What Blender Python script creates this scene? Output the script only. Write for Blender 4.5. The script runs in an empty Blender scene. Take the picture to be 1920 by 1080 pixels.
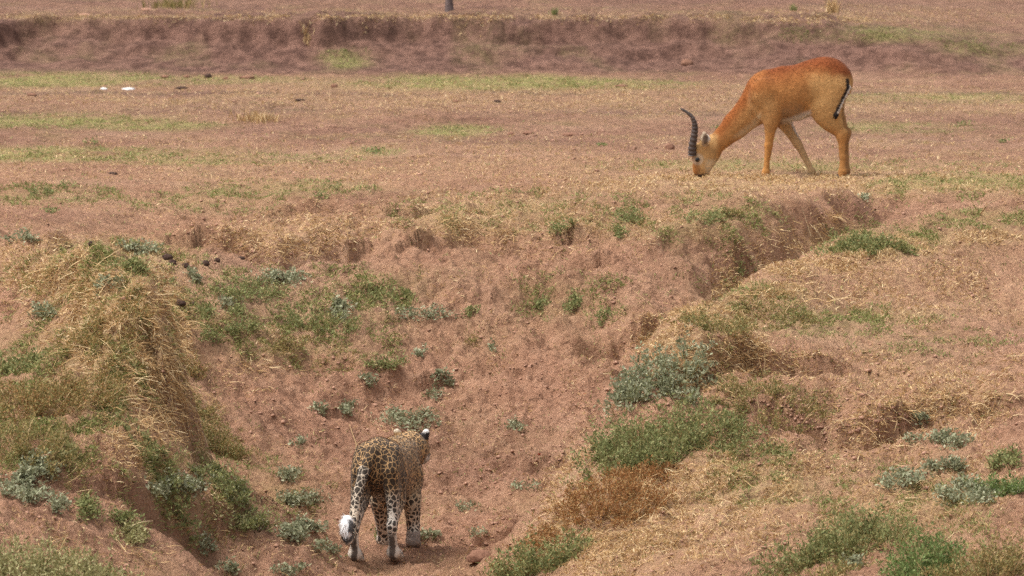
import bpy, math, random
import numpy as np
random.seed(7); np.random.seed(7)
RNG = np.random.default_rng(11)
scene = bpy.context.scene
R = math.radians

# ------------------------------------------------------------------ camera, sky, sun, exposure
FPX = 13730.0                       # focal length in photograph pixels (1920 wide)
CAMZ = 2.5
PITCH = math.atan(860.0 / FPX)
cam_data = bpy.data.cameras.new('camera')
cam = bpy.data.objects.new('camera', cam_data)
scene.collection.objects.link(cam)
cam.location = (0, 0, CAMZ)
cam.rotation_euler = (math.pi / 2 - PITCH, 0, 0)
cam_data.sensor_width = 36.0
cam_data.lens = 36.0 * FPX / 1920.0
cam_data.clip_start = 0.5
cam_data.clip_end = 6000
cam_data.dof.use_dof = True
cam_data.dof.focus_distance = 41.5
cam_data.dof.aperture_fstop = 10.0
scene.camera = cam

SUN_EL, SUN_AZ = 64.0, -104.0        # soft sun through thin cloud, high over the far left of the scene
world = bpy.data.worlds.new('World'); scene.world = world; world.use_nodes = True
wn = world.node_tree.nodes; wl = world.node_tree.links
wn.clear()
wo = wn.new('ShaderNodeOutputWorld'); wb = wn.new('ShaderNodeBackground')
sky = wn.new('ShaderNodeTexSky'); sky.sky_type = 'NISHITA'; sky.sun_disc = False
sky.sun_elevation = R(SUN_EL); sky.sun_rotation = R(SUN_AZ)
sky.air_density = 1.0; sky.dust_density = 6.0; sky.ozone_density = 1.0
hs = wn.new('ShaderNodeHueSaturation'); hs.inputs['Saturation'].default_value = 0.25
wl.new(sky.outputs[0], hs.inputs['Color']); wl.new(hs.outputs[0], wb.inputs[0])
wb.inputs[1].default_value = 0.15
wl.new(wb.outputs[0], wo.inputs[0])
sd = bpy.data.lights.new('sun', 'SUN'); sd.energy = 1.35; sd.angle = R(24); sd.color = (1.0, 0.955, 0.90)
sun = bpy.data.objects.new('sun', sd); scene.collection.objects.link(sun)
az = R(SUN_AZ); el = R(SUN_EL)
sdir = np.array([math.sin(az) * math.cos(el), math.cos(az) * math.cos(el), math.sin(el)])
from mathutils import Vector
sun.rotation_euler = Vector(sdir).to_track_quat('Z', 'Y').to_euler()
scene.view_settings.view_transform = 'Standard'
scene.view_settings.look = 'None'
scene.view_settings.gamma = 1.0
scene.view_settings.use_curve_mapping = False
scene.view_settings.exposure = 0.80
scene.render.engine = 'CYCLES'
scene.cycles.use_denoising = False
scene.cycles.pixel_filter_type = 'BLACKMAN_HARRIS'; scene.cycles.filter_width = 1.5
scene.cycles.max_bounces = 6
scene.cycles.diffuse_bounces = 3

# ------------------------------------------------------------------ small helpers
col = scene.collection
def sstep(a, b, x):
    t = np.clip((x - a) / (b - a), 0, 1)
    return t * t * (3 - 2 * t)
def unit(v):
    return v / np.maximum(np.linalg.norm(v, axis=-1, keepdims=True), 1e-9)
_perm = np.random.default_rng(5).permutation(4096)
_ga = np.random.default_rng(6).uniform(0, 2 * np.pi, 4096)
def perlin(x, y, seed=0):
    xi = np.floor(x).astype(np.int64); yi = np.floor(y).astype(np.int64)
    xf = x - xi; yf = y - yi
    def g(ix, iy, dx, dy):
        h = _perm[(_perm[(ix + 17 * seed) & 4095] + iy + 131 * seed) & 4095]
        a = _ga[h]
        return np.cos(a) * dx + np.sin(a) * dy
    u = xf ** 3 * (xf * (xf * 6 - 15) + 10); v = yf ** 3 * (yf * (yf * 6 - 15) + 10)
    n00 = g(xi, yi, xf, yf); n10 = g(xi + 1, yi, xf - 1, yf)
    n01 = g(xi, yi + 1, xf, yf - 1); n11 = g(xi + 1, yi + 1, xf - 1, yf - 1)
    return ((n00 * (1 - u) + n10 * u) * (1 - v) + (n01 * (1 - u) + n11 * u) * v) * 1.5
def fbm(x, y, octs=4, seed=0, gain=0.5):
    s = 0; a = 1.0; f = 1.0
    for i in range(octs):
        s = s + a * perlin(x * f + 3.1 * i, y * f - 7.7 * i, seed + i); a *= gain; f *= 2.03
    return s

def ray_dir(px, py):
    u = (np.asarray(px, float) - 960) / FPX; v = (540 - np.asarray(py, float)) / FPX
    dy = math.cos(PITCH) + v * math.sin(PITCH); dz = -math.sin(PITCH) + v * math.cos(PITCH)
    return u / dy, dz / dy                       # dX/dY, dZ/dY
def at(px, py, Y):
    a, b = ray_dir(px, py)
    return np.array([a * Y, Y, CAMZ + b * Y])

def mesh_obj(name, verts, faces_flat, loop_counts, mats, parent=None, smooth=True, mat_idx=None, attrs=None):
    me = bpy.data.meshes.new(name)
    verts = np.ascontiguousarray(verts, dtype=np.float32)
    faces_flat = np.ascontiguousarray(faces_flat, dtype=np.int32).ravel()
    loop_counts = np.ascontiguousarray(loop_counts, dtype=np.int32)
    me.vertices.add(len(verts)); me.vertices.foreach_set('co', verts.ravel())
    me.loops.add(len(faces_flat)); me.loops.foreach_set('vertex_index', faces_flat)
    me.polygons.add(len(loop_counts))
    starts = np.concatenate([[0], np.cumsum(loop_counts)[:-1]]).astype(np.int32)
    me.polygons.foreach_set('loop_start', starts)
    try: me.polygons.foreach_set('loop_total', loop_counts)
    except Exception: pass
    if smooth: me.polygons.foreach_set('use_smooth', np.ones(len(loop_counts), dtype=bool))
    if not isinstance(mats, (list, tuple)): mats = [mats]
    for m in mats: me.materials.append(m)
    if mat_idx is not None: me.polygons.foreach_set('material_index', np.asarray(mat_idx, dtype=np.int32))
    for k, (typ, data) in (attrs or {}).items():
        at_ = me.attributes.new(k, typ, 'POINT')
        if typ == 'FLOAT': at_.data.foreach_set('value', np.ascontiguousarray(data, dtype=np.float32).ravel())
        else: at_.data.foreach_set('color', np.ascontiguousarray(data, dtype=np.float32).ravel())
    me.update(calc_edges=True)
    me.validate()
    o = bpy.data.objects.new(name, me); col.objects.link(o)
    if parent is not None: o.parent = parent
    return o
def tag(o, label=None, cat=None, group=None, kind=None):
    if label: o['label'] = label
    if cat: o['category'] = cat
    if group: o['group'] = group
    if kind: o['kind'] = kind
    return o
def empty(name, loc):
    o = bpy.data.objects.new(name, None); col.objects.link(o); o.location = [float(c) for c in loc]
    o.empty_display_size = 0.1
    return o

# ------------------------------------------------------------------ materials
class NT:
    def __init__(s, name, rough=0.9, spec=0.2):
        s.m = bpy.data.materials.new(name); s.m.use_nodes = True
        s.t = s.m.node_tree; s.t.nodes.clear()
        s.out = s.n('ShaderNodeOutputMaterial'); s.b = s.n('ShaderNodeBsdfPrincipled')
        s.b.inputs['Roughness'].default_value = rough
        s.b.inputs['Specular IOR Level'].default_value = spec
        s.l(s.b.outputs[0], s.out.inputs['Surface'])
    def n(s, typ, **kw):
        nd = s.t.nodes.new(typ)
        for k, v in kw.items(): setattr(nd, k, v)
        return nd
    def l(s, a, b): s.t.links.new(a, b)
    def noise(s, vec, scale, detail=4, rough=0.55, dist=0.0):
        nd = s.n('ShaderNodeTexNoise'); nd.inputs['Scale'].default_value = scale
        nd.inputs['Detail'].default_value = detail; nd.inputs['Roughness'].default_value = rough
        nd.inputs['Distortion'].default_value = dist
        if vec is not None: s.l(vec, nd.inputs['Vector'])
        return nd.outputs['Fac']
    def ramp(s, fac, stops):
        nd = s.n('ShaderNodeValToRGB'); cr = nd.color_ramp
        while len(cr.elements) < len(stops): cr.elements.new(0.5)
        for e, (p, c) in zip(cr.elements, stops):
            e.position = p; e.color = (*c, 1) if len(c) == 3 else c
        s.l(fac, nd.inputs[0]); return nd.outputs[0]
    def mix(s, fac, a, b, typ='MIX'):
        nd = s.n('ShaderNodeMix', data_type='RGBA', blend_type=typ)
        for sock, v in ((nd.inputs[0], fac), (nd.inputs[6], a), (nd.inputs[7], b)):
            if hasattr(v, 'node'): s.l(v, sock)
            elif isinstance(v, (int, float)): sock.default_value = v
            else: sock.default_value = (*v, 1)
        return nd.outputs[2]
    def math(s, op, a, b=None, c=None, clamp=False):
        nd = s.n('ShaderNodeMath', operation=op, use_clamp=clamp)
        for i, v in enumerate((a, b, c)):
            if v is None: continue
            if hasattr(v, 'node'): s.l(v, nd.inputs[i])
            else: nd.inputs[i].default_value = v
        return nd.outputs[0]
    def smooth(s, v, lo, hi):
        nd = s.n('ShaderNodeMapRange', interpolation_type='SMOOTHSTEP')
        s.l(v, nd.inputs[0]); nd.inputs[1].default_value = lo; nd.inputs[2].default_value = hi
        return nd.outputs[0]

def leaf_material(name, stops, rough=0.7, trans=0.25):
    """foliage: colour varies leaf by leaf, with a little light coming through"""
    t = NT(name, rough, 0.25)
    geo = t.n('ShaderNodeNewGeometry')
    c = t.ramp(geo.outputs['Random Per Island'], stops)
    t.l(c, t.b.inputs['Base Color'])
    tr = t.n('ShaderNodeBsdfTranslucent'); t.l(c, tr.inputs[0])
    mx = t.n('ShaderNodeMixShader'); mx.inputs[0].default_value = trans
    t.l(t.b.outputs[0], mx.inputs[1]); t.l(tr.outputs[0], mx.inputs[2]); t.l(mx.outputs[0], t.out.inputs['Surface'])
    return t.m

M = {}
M['straw'] = leaf_material('dry_straw', [(0, (.27, .15, .065)), (.3, (.44, .275, .12)), (.65, (.58, .40, .195)), (1, (.72, .56, .33))], .75, .2)
M['green_grass'] = leaf_material('green_grass_blades', [(0, (.17, .17, .05)), (.4, (.20, .225, .07)), (.75, (.26, .27, .09)), (1, (.42, .36, .15))], .7, .25)
M['blue'] = leaf_material('glaucous_leaf', [(0, (.165, .165, .085)), (.35, (.235, .245, .14)), (.7, (.31, .32, .195)), (1, (.42, .41, .275))], .75, .25)
M['green'] = leaf_material('green_leaf', [(0, (.125, .13, .048)), (.4, (.19, .21, .078)), (.75, (.26, .275, .105)), (1, (.39, .34, .15))], .7, .35)
M['olive'] = leaf_material('olive_leaf', [(0, (.15, .12, .04)), (.35, (.20, .175, .058)), (.7, (.29, .215, .08)), (1, (.42, .29, .12))], .75, .3)
M['rust'] = leaf_material('rusty_dry_leaf', [(0, (.20, .085, .03)), (.4, (.30, .135, .047)), (.75, (.37, .19, .07)), (1, (.46, .29, .12))], .8, .3)
M['pale'] = leaf_material('pale_yellow_green_leaf', [(0, (.18, .165, .06)), (.4, (.26, .25, .10)), (.75, (.34, .32, .15)), (1, (.46, .41, .21))], .75, .3)
M['bright'] = leaf_material('bright_green_leaf', [(0, (.095, .14, .04)), (.4, (.145, .21, .062)), (.75, (.20, .265, .085)), (1, (.29, .31, .125))], .7, .35)
M['stem'] = leaf_material('dry_stem', [(0, (.26, .16, .075)), (.5, (.38, .25, .12)), (1, (.52, .37, .20))], .8, .1)
M['green_stem'] = leaf_material('green_stem', [(0, (.15, .13, .05)), (.5, (.22, .19, .075)), (1, (.34, .27, .12))], .8, .1)

def soil_material():
    t = NT('dry_soil', 0.95, 0.1)
    tc = t.n('ShaderNodeTexCoord'); P = tc.outputs['Object']
    at_ = t.n('ShaderNodeAttribute', attribute_name='cover')
    sp = t.n('ShaderNodeSeparateColor'); t.l(at_.outputs['Color'], sp.inputs[0])
    n1 = t.noise(P, 1.1, 5, .6); n2 = t.noise(P, 7, 5, .65); n3 = t.noise(P, 38, 4, .7); n4 = t.noise(P, 130, 3, .7)
    c = t.ramp(n1, [(.3, (.215, .108, .064)), (.5, (.315, .166, .102)), (.7, (.40, .23, .145))])
    c2 = t.ramp(n2, [(.3, (.15, .074, .044)), (.52, (.32, .17, .106)), (.75, (.44, .265, .172))])
    c = t.mix(.55, c, c2)
    n0 = t.noise(P, .42, 3, .55)
    c = t.mix(t.math('MULTIPLY', t.smooth(n0, .54, .70), .5), c, (.20, .105, .07))
    c = t.mix(t.math('MULTIPLY', t.smooth(n0, .46, .32), .25), c, (.46, .285, .20))
    # crumbs and pale dust; the dark tones put crevice shade into the colour
    c = t.mix(t.math('MULTIPLY', t.smooth(n3, .56, .70), .34), c, (.50, .32, .22))
    c = t.mix(t.math('MULTIPLY', t.smooth(n3, .47, .36), .65), c, (.13, .062, .037))
    c = t.mix(t.math('MULTIPLY', t.smooth(n4, .55, .68), .18), c, (.52, .36, .24))
    c = t.mix(t.math('MULTIPLY', t.smooth(n4, .46, .36), .36), c, (.12, .058, .036))
    # mauve soil of the far flat and bank; bank-face shade put into the colour
    c = t.mix(t.math('MULTIPLY', sp.outputs[2], .88), c, t.mix(t.smooth(n2, .35, .65), (.075, .039, .031), (.185, .100, .076)))
    # thin straw litter, short green cover
    lit = t.math('MULTIPLY', sp.outputs[1], t.smooth(t.noise(P, 26, 5, .75), .36, .60), clamp=True)
    c = t.mix(t.math('MULTIPLY', lit, .75), c, t.ramp(n4, [(.3, (.36, .22, .10)), (.7, (.58, .42, .23))]))
    gr = t.math('MULTIPLY', sp.outputs[0], t.smooth(t.noise(P, 19, 5, .75), .33, .56), clamp=True)
    c = t.mix(t.math('MULTIPLY', gr, .8), c, t.ramp(n4, [(.3, (.15, .16, .045)), (.7, (.34, .31, .11))]))
    t.l(c, t.b.inputs['Base Color'])
    h = t.math('ADD', t.math('MULTIPLY', n3, .6), t.math('MULTIPLY', n4, .25))
    h = t.math('ADD', h, t.math('MULTIPLY', n2, .8))
    bp = t.n('ShaderNodeBump'); bp.inputs['Strength'].default_value = 1.0; bp.inputs['Distance'].default_value = .045
    t.l(h, bp.inputs['Height']); t.l(bp.outputs[0], t.b.inputs['Normal'])
    return t.m
M['soil'] = soil_material()

def lump_material(name, c1, c2, scale=60):
    t = NT(name, .95, .1)
    P = t.n('ShaderNodeTexCoord').outputs['Object']
    n = t.noise(P, scale, 5, .7)
    t.l(t.ramp(n, [(.3, c1), (.7, c2)]), t.b.inputs['Base Color'])
    bp = t.n('ShaderNodeBump'); bp.inputs['Strength'].default_value = .8; bp.inputs['Distance'].default_value = .01
    t.l(n, bp.inputs['Height']); t.l(bp.outputs[0], t.b.inputs['Normal'])
    return t.m
M['clod'] = lump_material('crumbled_soil', (.27, .145, .096), (.44, .26, .18), 30)
M['dung'] = lump_material('dark_dung', (.035, .022, .018), (.10, .06, .045))
M['mound'] = lump_material('brown_earth_mound', (.15, .075, .048), (.28, .15, .10), 20)
M['bone'] = lump_material('bleached_white', (.70, .68, .66), (.86, .85, .84))
M['bark'] = lump_material('grey_bark', (.06, .045, .042), (.20, .15, .14), 25)
M['redleaf'] = leaf_material('red_leaf', [(0, (.38, .07, .03)), (1, (.45, .10, .04))], .6, .2)

# ------------------------------------------------------------------ terrain
CTRL = """
0 440 43;150 480 41.6;260 540 40.3;318 600 39.4;325 650 39.0;335 700 38.8;338 745 38.7;345 790 38.6;420 870 38.6;500 930 38.8;620 1000 39.2;640 1050 39.2
0 600 40;150 600 39.4;0 750 38;150 750 38.0;250 750 38.3;0 900 36.5;150 900 37;300 880 37.8;0 1080 34.5;200 1000 36.5
350 980 37.8;200 1080 35.5;400 1080 37;600 1080 38.3;800 1080 39;735 1045 39.8;690 1052 39.6;770 1026 40.3;950 1085 38.8;900 1030 40.3
600 860 43.8;850 900 43.7;1000 900 43.5;950 990 41.3;780 950 42.2;500 750 44.9;700 750 45.4;850 750 45.6;1050 780 45.2;600 650 46;850 620 46.7;1100 650 46.4
1150 720 45.6;500 550 46.7;700 520 47.4;900 500 47.8;1100 520 47.7;1250 560 47.3;1200 620 46.7;1050 840 44.4;720 850 44.3
600 430 48.3;600 480 47.7;900 420 48.9;900 390 49.4;1000 460 48.4;1200 440 48.8;1200 390 49.6;1400 400 49.9;1400 480 48.9;1330 540 48
1450 490 49;1550 420 50.3;1610 392 50.9;1700 360 51.5;1750 395 50.2
300 400 49;300 480 46.8;330 560 45.6;345 700 44.6;430 800 44.0;100 400 48.5;60 360 50;450 420 48.6;500 370 50.2;420 500 47.0
1920 420 46;1700 445 45.3;1500 495 44;1400 540 43;1300 590 42.1;1200 665 41.2;1130 765 40.3;1060 885 39.5;990 1030 38.7
1800 410 49;1920 400 49;1900 355 51.5;1660 400 50.3
1920 560 43;1600 560 42.5;1400 620 41.4;1600 640 41.3;1900 640 41.5;1450 665 40.7;1600 700 40.5;1750 720 40.3;1900 700 40.4
1350 720 40.1;1450 740 40.0;1530 830 39.4;1700 800 39.6;1900 765 39.7
1200 850 39.3;1150 950 38.6;1300 900 38.8;1500 950 38;1700 900 38;1900 880 37.8;1100 1080 37.5;1300 1080 36.5;1600 1080 35.5;1900 1080 34.5
"""
pts = []
for tok in CTRL.replace('\n', ';').split(';'):
    if tok.strip():
        a, b, c = map(float, tok.split()); pts.append(at(a, b, c))
# ground the photograph does not show: behind the crests, outside the frame
for p in [(-3.0, 41.4, .0), (-3.5, 41.4, .03), (-2.75, 42.2, .06), (-4.0, 42, .06), (-3.25, 44.3, .03), (-3.7, 43.8, .06), (-3.4, 45.8, -.03), (-4.1, 45, .04), (-3.9, 47.5, -.03), (-2.95, 43.6, .02), (-1.63, 38.95, -.80), (-1.60, 39.5, -1.02), (-1.66, 40.2, -1.12), (-1.80, 40.3, -.95), (-1.9, 41, -1.15), (-2.0, 42, -1.18), (-2.1, 43.4, -.98), (-2.5, 43.2, -.45), (-3.1, 45, -.08), (-2.3, 41.6, -.5), (-1.4, 42.5, -1.32), (-1.45, 39.8, -1.12),
          (1.95, 46.2, -.75), (2.4, 47.2, -.55), (1.5, 45, -.95), (1.15, 43.9, -1.1), (.78, 42.7, -1.25), (.42, 41.2, -1.38), (.18, 40.2, -1.45), (3.2, 47.8, -.25), (-.35, 37, -1.55), (-.3, 35, -1.6), (-.3, 33, -1.5)]:
    pts.append(np.array(p))
def base_z(X, Y):
    near = -1.25 * sstep(43, 33, Y) * sstep(21, 29, Y)
    return near
for X in (-7, -5.2, 5.2, 7):
    for Y in (32, 35, 38, 41, 44, 47, 50):
        pts.append(np.array([X, Y, base_z(X, np.array(float(Y))) + (.12 if abs(X) < 6 and Y < 47 else 0)]))
for Y in (53, 55, 57):
    for X in (-7, -4.5, -2.5, -.8, .8, 2.5, 4.5, 7): pts.append(np.array([X, Y, 0.0]))
for X in (-3, -1.5, 1.5, 3): pts.append(np.array([X, 31.5, -1.3]))
pts = np.array(pts)
SY = 0.62
def tps_fit(P, lam=3e-4):
    q = P[:, :2] * [1, SY]; n = len(q)
    d2 = ((q[:, None] - q[None]) ** 2).sum(-1)
    K = .5 * d2 * np.log(d2 + 1e-9) + lam * np.eye(n)
    A = np.zeros((n + 3, n + 3)); A[:n, :n] = K; A[:n, n] = 1; A[:n, n + 1:] = q
    A[n, :n] = 1; A[n + 1:, :n] = q.T
    return q, np.linalg.solve(A, np.concatenate([P[:, 2], [0, 0, 0]]))
TQ, TW = tps_fit(pts)
def tps(X, Y):
    sh = X.shape; x = X.ravel(); y = Y.ravel() * SY; out = np.empty_like(x)
    for i in range(0, len(x), 60000):
        d2 = (x[i:i + 60000, None] - TQ[:, 0]) ** 2 + (y[i:i + 60000, None] - TQ[:, 1]) ** 2
        out[i:i + 60000] = (.5 * d2 * np.log(d2 + 1e-9)) @ TW[:len(TQ)] + TW[-3] + TW[-2] * x[i:i + 60000] + TW[-1] * y[i:i + 60000]
    return out.reshape(sh)

# little earth steps: image polyline with distance, height of the step, softness
SCARPS = [   # polyline (px, py, distance), step height, softness, reach, depth of the hollow at its foot
    ([(1335, 712, 40.3), (1395, 668, 40.7), (1500, 668, 40.7)], .15, .025, .3, .13),
    ([(1490, 795, 39.7), (1560, 806, 39.65), (1640, 795, 39.65)], .14, .03, .3, .09),
    ([(1690, 795, 39.7), (1790, 768, 39.85), (1930, 730, 40.0)], .08, .03, .3, .03),
    ([(830, 452, 48.4), (900, 440, 48.5), (980, 445, 48.5), (1080, 470, 48.3)], .14, .06, .4, .05),
    ([(1130, 455, 48.5), (1200, 468, 48.3), (1290, 480, 48.4), (1360, 500, 48.5)], .14, .06, .4, .04),
    ([(420, 470, 47.7), (500, 478, 47.7), (560, 462, 47.8), (610, 445, 48)], .14, .06, .4, .04),
    ([(610, 395, 49.1), (680, 400, 49.1), (740, 398, 49.1)], .09, .05, .35, .03),
    ([(640, 765, 45.2), (700, 725, 45.6), (775, 700, 45.9)], .10, .04, .25, .0),
    ([(330, 790, 38.7), (390, 830, 38.7)], .14, .04, .4, .08),
    ([(250, 985, 37.4), (330, 960, 37.8), (390, 990, 38.0)], .13, .03, .35, .08),
    ([(350, 815, 38.75), (338, 730, 39.0), (330, 650, 39.4), (300, 570, 40.1)], .10, .10, .35, .0),
    ([(1275, 582, 47.5), (1320, 555, 47.85), (1380, 520, 48.4), (1450, 478, 49.1), (1520, 438, 50.0), (1605, 393, 50.8), (1635, 372, 51.3)], .34, .13, .6, .06),
    ([(1020, 610, 46.6), (1100, 640, 46.4), (1180, 640, 46.4)], .09, .04, .3, .04),
    ([(60, 560, 40.6), (130, 580, 39.9), (210, 610, 39.4)], .07, .03, .3, .06),
    ([(560, 935, 42.2), (760, 900, 43.2), (980, 870, 43.9)], .05, .03, .3, .02),
    ([(820, 1000, 41.0), (900, 990, 41.1), (980, 985, 41.2)], .05, .03, .3, .02),
    ([(900, 560, 47.2), (1000, 545, 47.4), (1060, 560, 47.3)], .05, .03, .3, .02),
    ([(1720, 408, 49.2), (1820, 402, 49.4), (1930, 396, 49.5)], .10, .05, .35, .05),
]
PITS = [(362, 790, 38.75, .15, -.32), (1535, 818, 39.8, .12, -.09), (1450, 690, 40.5, .14, -.07), (1140, 640, 46.3, .14, -.10), (305, 975, 37.7, .13, -.12),
        (560, 470, 47.7, .3, -.07), (270, 470, 47.3, .6, -.03), (900, 1045, 39.9, .13, -.05), (1560, 770, 40.1, .18, .07), (1420, 440, 49.3, .25, .06), (730, 700, 45.8, .15, .06),
        (470, 900, 39.6, .14, .06), (300, 940, 38.0, .14, .05), (1210, 600, 46.8, .2, .08), (480, 205, 65, .8, .12), (430, 200, 66.5, .6, .09), (700, 218, 63, .8, .09), (820, 222, 62.5, .6, .06), (1440, 335, 52.3, 1.6, .012),
        (1390, 520, 48.4, .22, .10), (980, 640, 46.5, .25, .05), (640, 560, 46.8, .3, .06)]
def detail(X, Y):
    z = np.zeros_like(X)
    for poly, h, w, L, dig in SCARPS:
        P = [at(*q)[:2] for q in poly]
        best = np.full(X.shape, 1e9); sgn = np.zeros_like(X); arc = np.zeros_like(X); run = 0.0
        jx = X + .05 * perlin(X * 5, Y * 5, 40) + .12 * perlin(X * 1.6, Y * 1.6, 42); jy = Y + .08 * perlin(X * 6, Y * 4, 41) + .22 * perlin(X * 1.9, Y * 1.9, 43)
        for a, b in zip(P[:-1], P[1:]):
            d = b - a; ll = d @ d
            t = np.clip(((jx - a[0]) * d[0] + (jy - a[1]) * d[1]) / ll, 0, 1)
            qx = jx - a[0] - t * d[0]; qy = jy - a[1] - t * d[1]
            r = np.sqrt(qx * qx + qy * qy)
            s = np.sign(d[0] * qy - d[1] * qx)
            m = r < best; best = np.where(m, r, best); sgn = np.where(m, s, sgn); arc = np.where(m, run + t * math.sqrt(ll), arc); run += math.sqrt(ll)
        sd_ = best * sgn
        ends = sstep(0, .3, arc) * sstep(run, run - .3, arc) if dig == .06 and h > .2 else 1.0   # the long wall dies out at both ends
        z += ends * h * np.tanh(sd_ / w) * np.exp(-(best / L) ** 2) * .5 - ends * dig * np.exp(-((sd_ + w + .055) / .055) ** 2) * np.exp(-(best / .25) ** 2) * (.5 + .5 * sstep(-.3, .3, perlin(X * 4, Y * 4, 47)))
    for px, py, Yc, r, h in PITS:
        c = at(px, py, Yc)
        z += h * np.exp(-(((X - c[0]) / r) ** 2 + ((Y - c[1]) / (r * 1.2)) ** 2))
    return z
def bank(X, Y):
    """the low eroded river bank at the far side of the flat"""
    yb = 75.0 + .4 * perlin(X * .35, X * 0 + 2.2, 50) - .10 * np.clip(X - 3, 0, 9)
    e = .20 * fbm(X * .55, X * 0 + 9.1, 2, 51) + .10 * fbm(X * 1.3, Y * 1.3, 3, 56)
    u = (Y - yb) / 2.0
    h = .57 - .30 * sstep(2.6, 5.4, X) - .02 * sstep(-3, -5, X) + .035 * perlin(X * .8, X * 0, 52)
    fs = .52 - .22 * sstep(1.5, 3.4, X)
    st = (.75 * sstep(.70 + e, .80 + e, u) + .25 * sstep(.50 + e * .6, .58 + e * .6, u)) * fs
    ap = sstep(0, 1.0, u) * (1 - fs)
    gullies = .08 * np.abs(perlin(X * 1.1, Y * .2, 53)) * sstep(.1, .5, u) * (1 - sstep(.85, 1.3, u))
    z = h * (st + ap) - gullies + .05 * fbm(X * 1.6, Y * 1.6, 4, 54) * sstep(.15, .5, u) * (1 - sstep(.9, 1.4, u))
    z = z + (.62 - h) * sstep(77.5, 92, Y) + .04 * fbm(X * .5, Y * .5, 3, 55) * sstep(77.5, 82, Y)
    return z
def clodfield(X, Y):
    """cloddy, cracked surface of dry earth"""
    n = fbm(X * 1.3, Y * 1.0, 3, 10) * .045
    r = (1 - np.abs(fbm(X * 2.6, Y * 2.2, 3, 20))) ** 2
    n += (r - .5) * .042
    wx = X + .03 * perlin(X * 9, Y * 9, 33); wy = Y + .05 * perlin(X * 8, Y * 8, 34)
    n += (.35 - np.abs(fbm(wx * 6.5, wy * 5, 3, 30, .6))) * .030
    n += (np.abs(fbm(wx * 15, wy * 11, 2, 35, .6)) - .3) * .018
    s_ = fbm(wx * 2.6, wy * 2.4, 3, 44, .55) * 3.2                      # small broken ledges
    f_ = s_ - np.floor(s_)
    n += (np.floor(s_) + sstep(.80, .97, f_) - s_ * .75) * .022 * sstep(-.35, .25, perlin(X * 1.1, Y * .9, 45)) * (1 - sstep(52, 58, Y))
    n += (.3 - np.abs(perlin(wx * 27, wy * 20, 37))) * .011 * (.3 + sstep(-.2, .5, perlin(X * 2.1, Y * 1.7, 38)))
    return n
def terrain(X, Y):
    wx = 1 - sstep(4.2, 6.8, np.abs(X)); wy = sstep(31.5, 33.5, Y) * (1 - sstep(52, 54.5, Y))
    w = wx * wy
    z = base_z(X, Y) * (1 - w)
    m = w > 0
    if m.any():
        zz = tps(X[m], Y[m]); z[m] += zz * w[m]
    rough = .55 + .6 * (sstep(52, 47, Y)) * sstep(30, 34, Y)
    rough = rough + .35 * np.exp(-((X + .3) / 1.6) ** 2 - ((Y - 45.8) / 1.8) ** 2)
    rough = rough * (1 - .5 * np.exp(-((X - 2.4) / 1.5) ** 2 - ((Y - 43.0) / 2.2) ** 2))
    rough = rough * (1 - .75 * np.exp(-((X + .72) / .28) ** 2 - ((Y - 39.9) / .55) ** 2))
    rough = rough * (1 - .6 * np.exp(-((X + 3.0) / .6) ** 2 - ((Y - 48.3) / 2.0) ** 2))
    fade = 1 - sstep(90, 160, Y)
    z += clodfield(X, Y) * rough * fade
    m = (Y > 33) & (Y < 70) & (np.abs(X) < 6)
    if m.any(): z[m] += detail(X[m], Y[m])
    z += .018 * fbm(X * .6, Y * .35, 3, 70) * sstep(53, 57, Y) * fade
    m = Y > 70
    if m.any(): z[m] += bank(X[m], Y[m])
    return z

def spaced(segs):
    out = []
    for a, b, st in segs:
        n = max(1, int(round((b - a) / st))); out.append(np.linspace(a, b, n, endpoint=False))
    return np.concatenate(out)
def grow(a, b, st, f=1.35):
    o = [a]
    while o[-1] < b: o.append(o[-1] + st); st *= f
    return np.array(o)
xh = np.concatenate([spaced([(0, 3.3, .0175), (3.3, 5.6, .045)]), grow(5.6, 2500, .09)])
XS = np.concatenate([-xh[:0:-1], xh])
YS = np.concatenate([-grow(-20, 1500, 2.0)[:0:-1] , spaced([(20, 33, .4), (33, 34, .08), (34, 50, .0215), (50, 56, .05), (56, 74, .09), (74, 79, .045), (79, 92, .16)]), grow(92, 4000, .3)])
GX, GY = np.meshgrid(XS, YS, indexing='xy')
GZ = terrain(GX, GY)
def H(x, y):
    x = np.asarray(x, float); y = np.asarray(y, float)
    i = np.clip(np.searchsorted(XS, x) - 1, 0, len(XS) - 2); j = np.clip(np.searchsorted(YS, y) - 1, 0, len(YS) - 2)
    fx = (x - XS[i]) / (XS[i + 1] - XS[i]); fy = (y - YS[j]) / (YS[j + 1] - YS[j])
    return (GZ[j, i] * (1 - fx) + GZ[j, i + 1] * fx) * (1 - fy) + (GZ[j + 1, i] * (1 - fx) + GZ[j + 1, i + 1] * fx) * fy
def normal(x, y, e=.05):
    dx = (H(x + e, y) - H(x - e, y)) / (2 * e); dy = (H(x, y + e) - H(x, y - e)) / (2 * e)
    return unit(np.stack([-dx, -dy, np.ones_like(dx)], -1))
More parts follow.
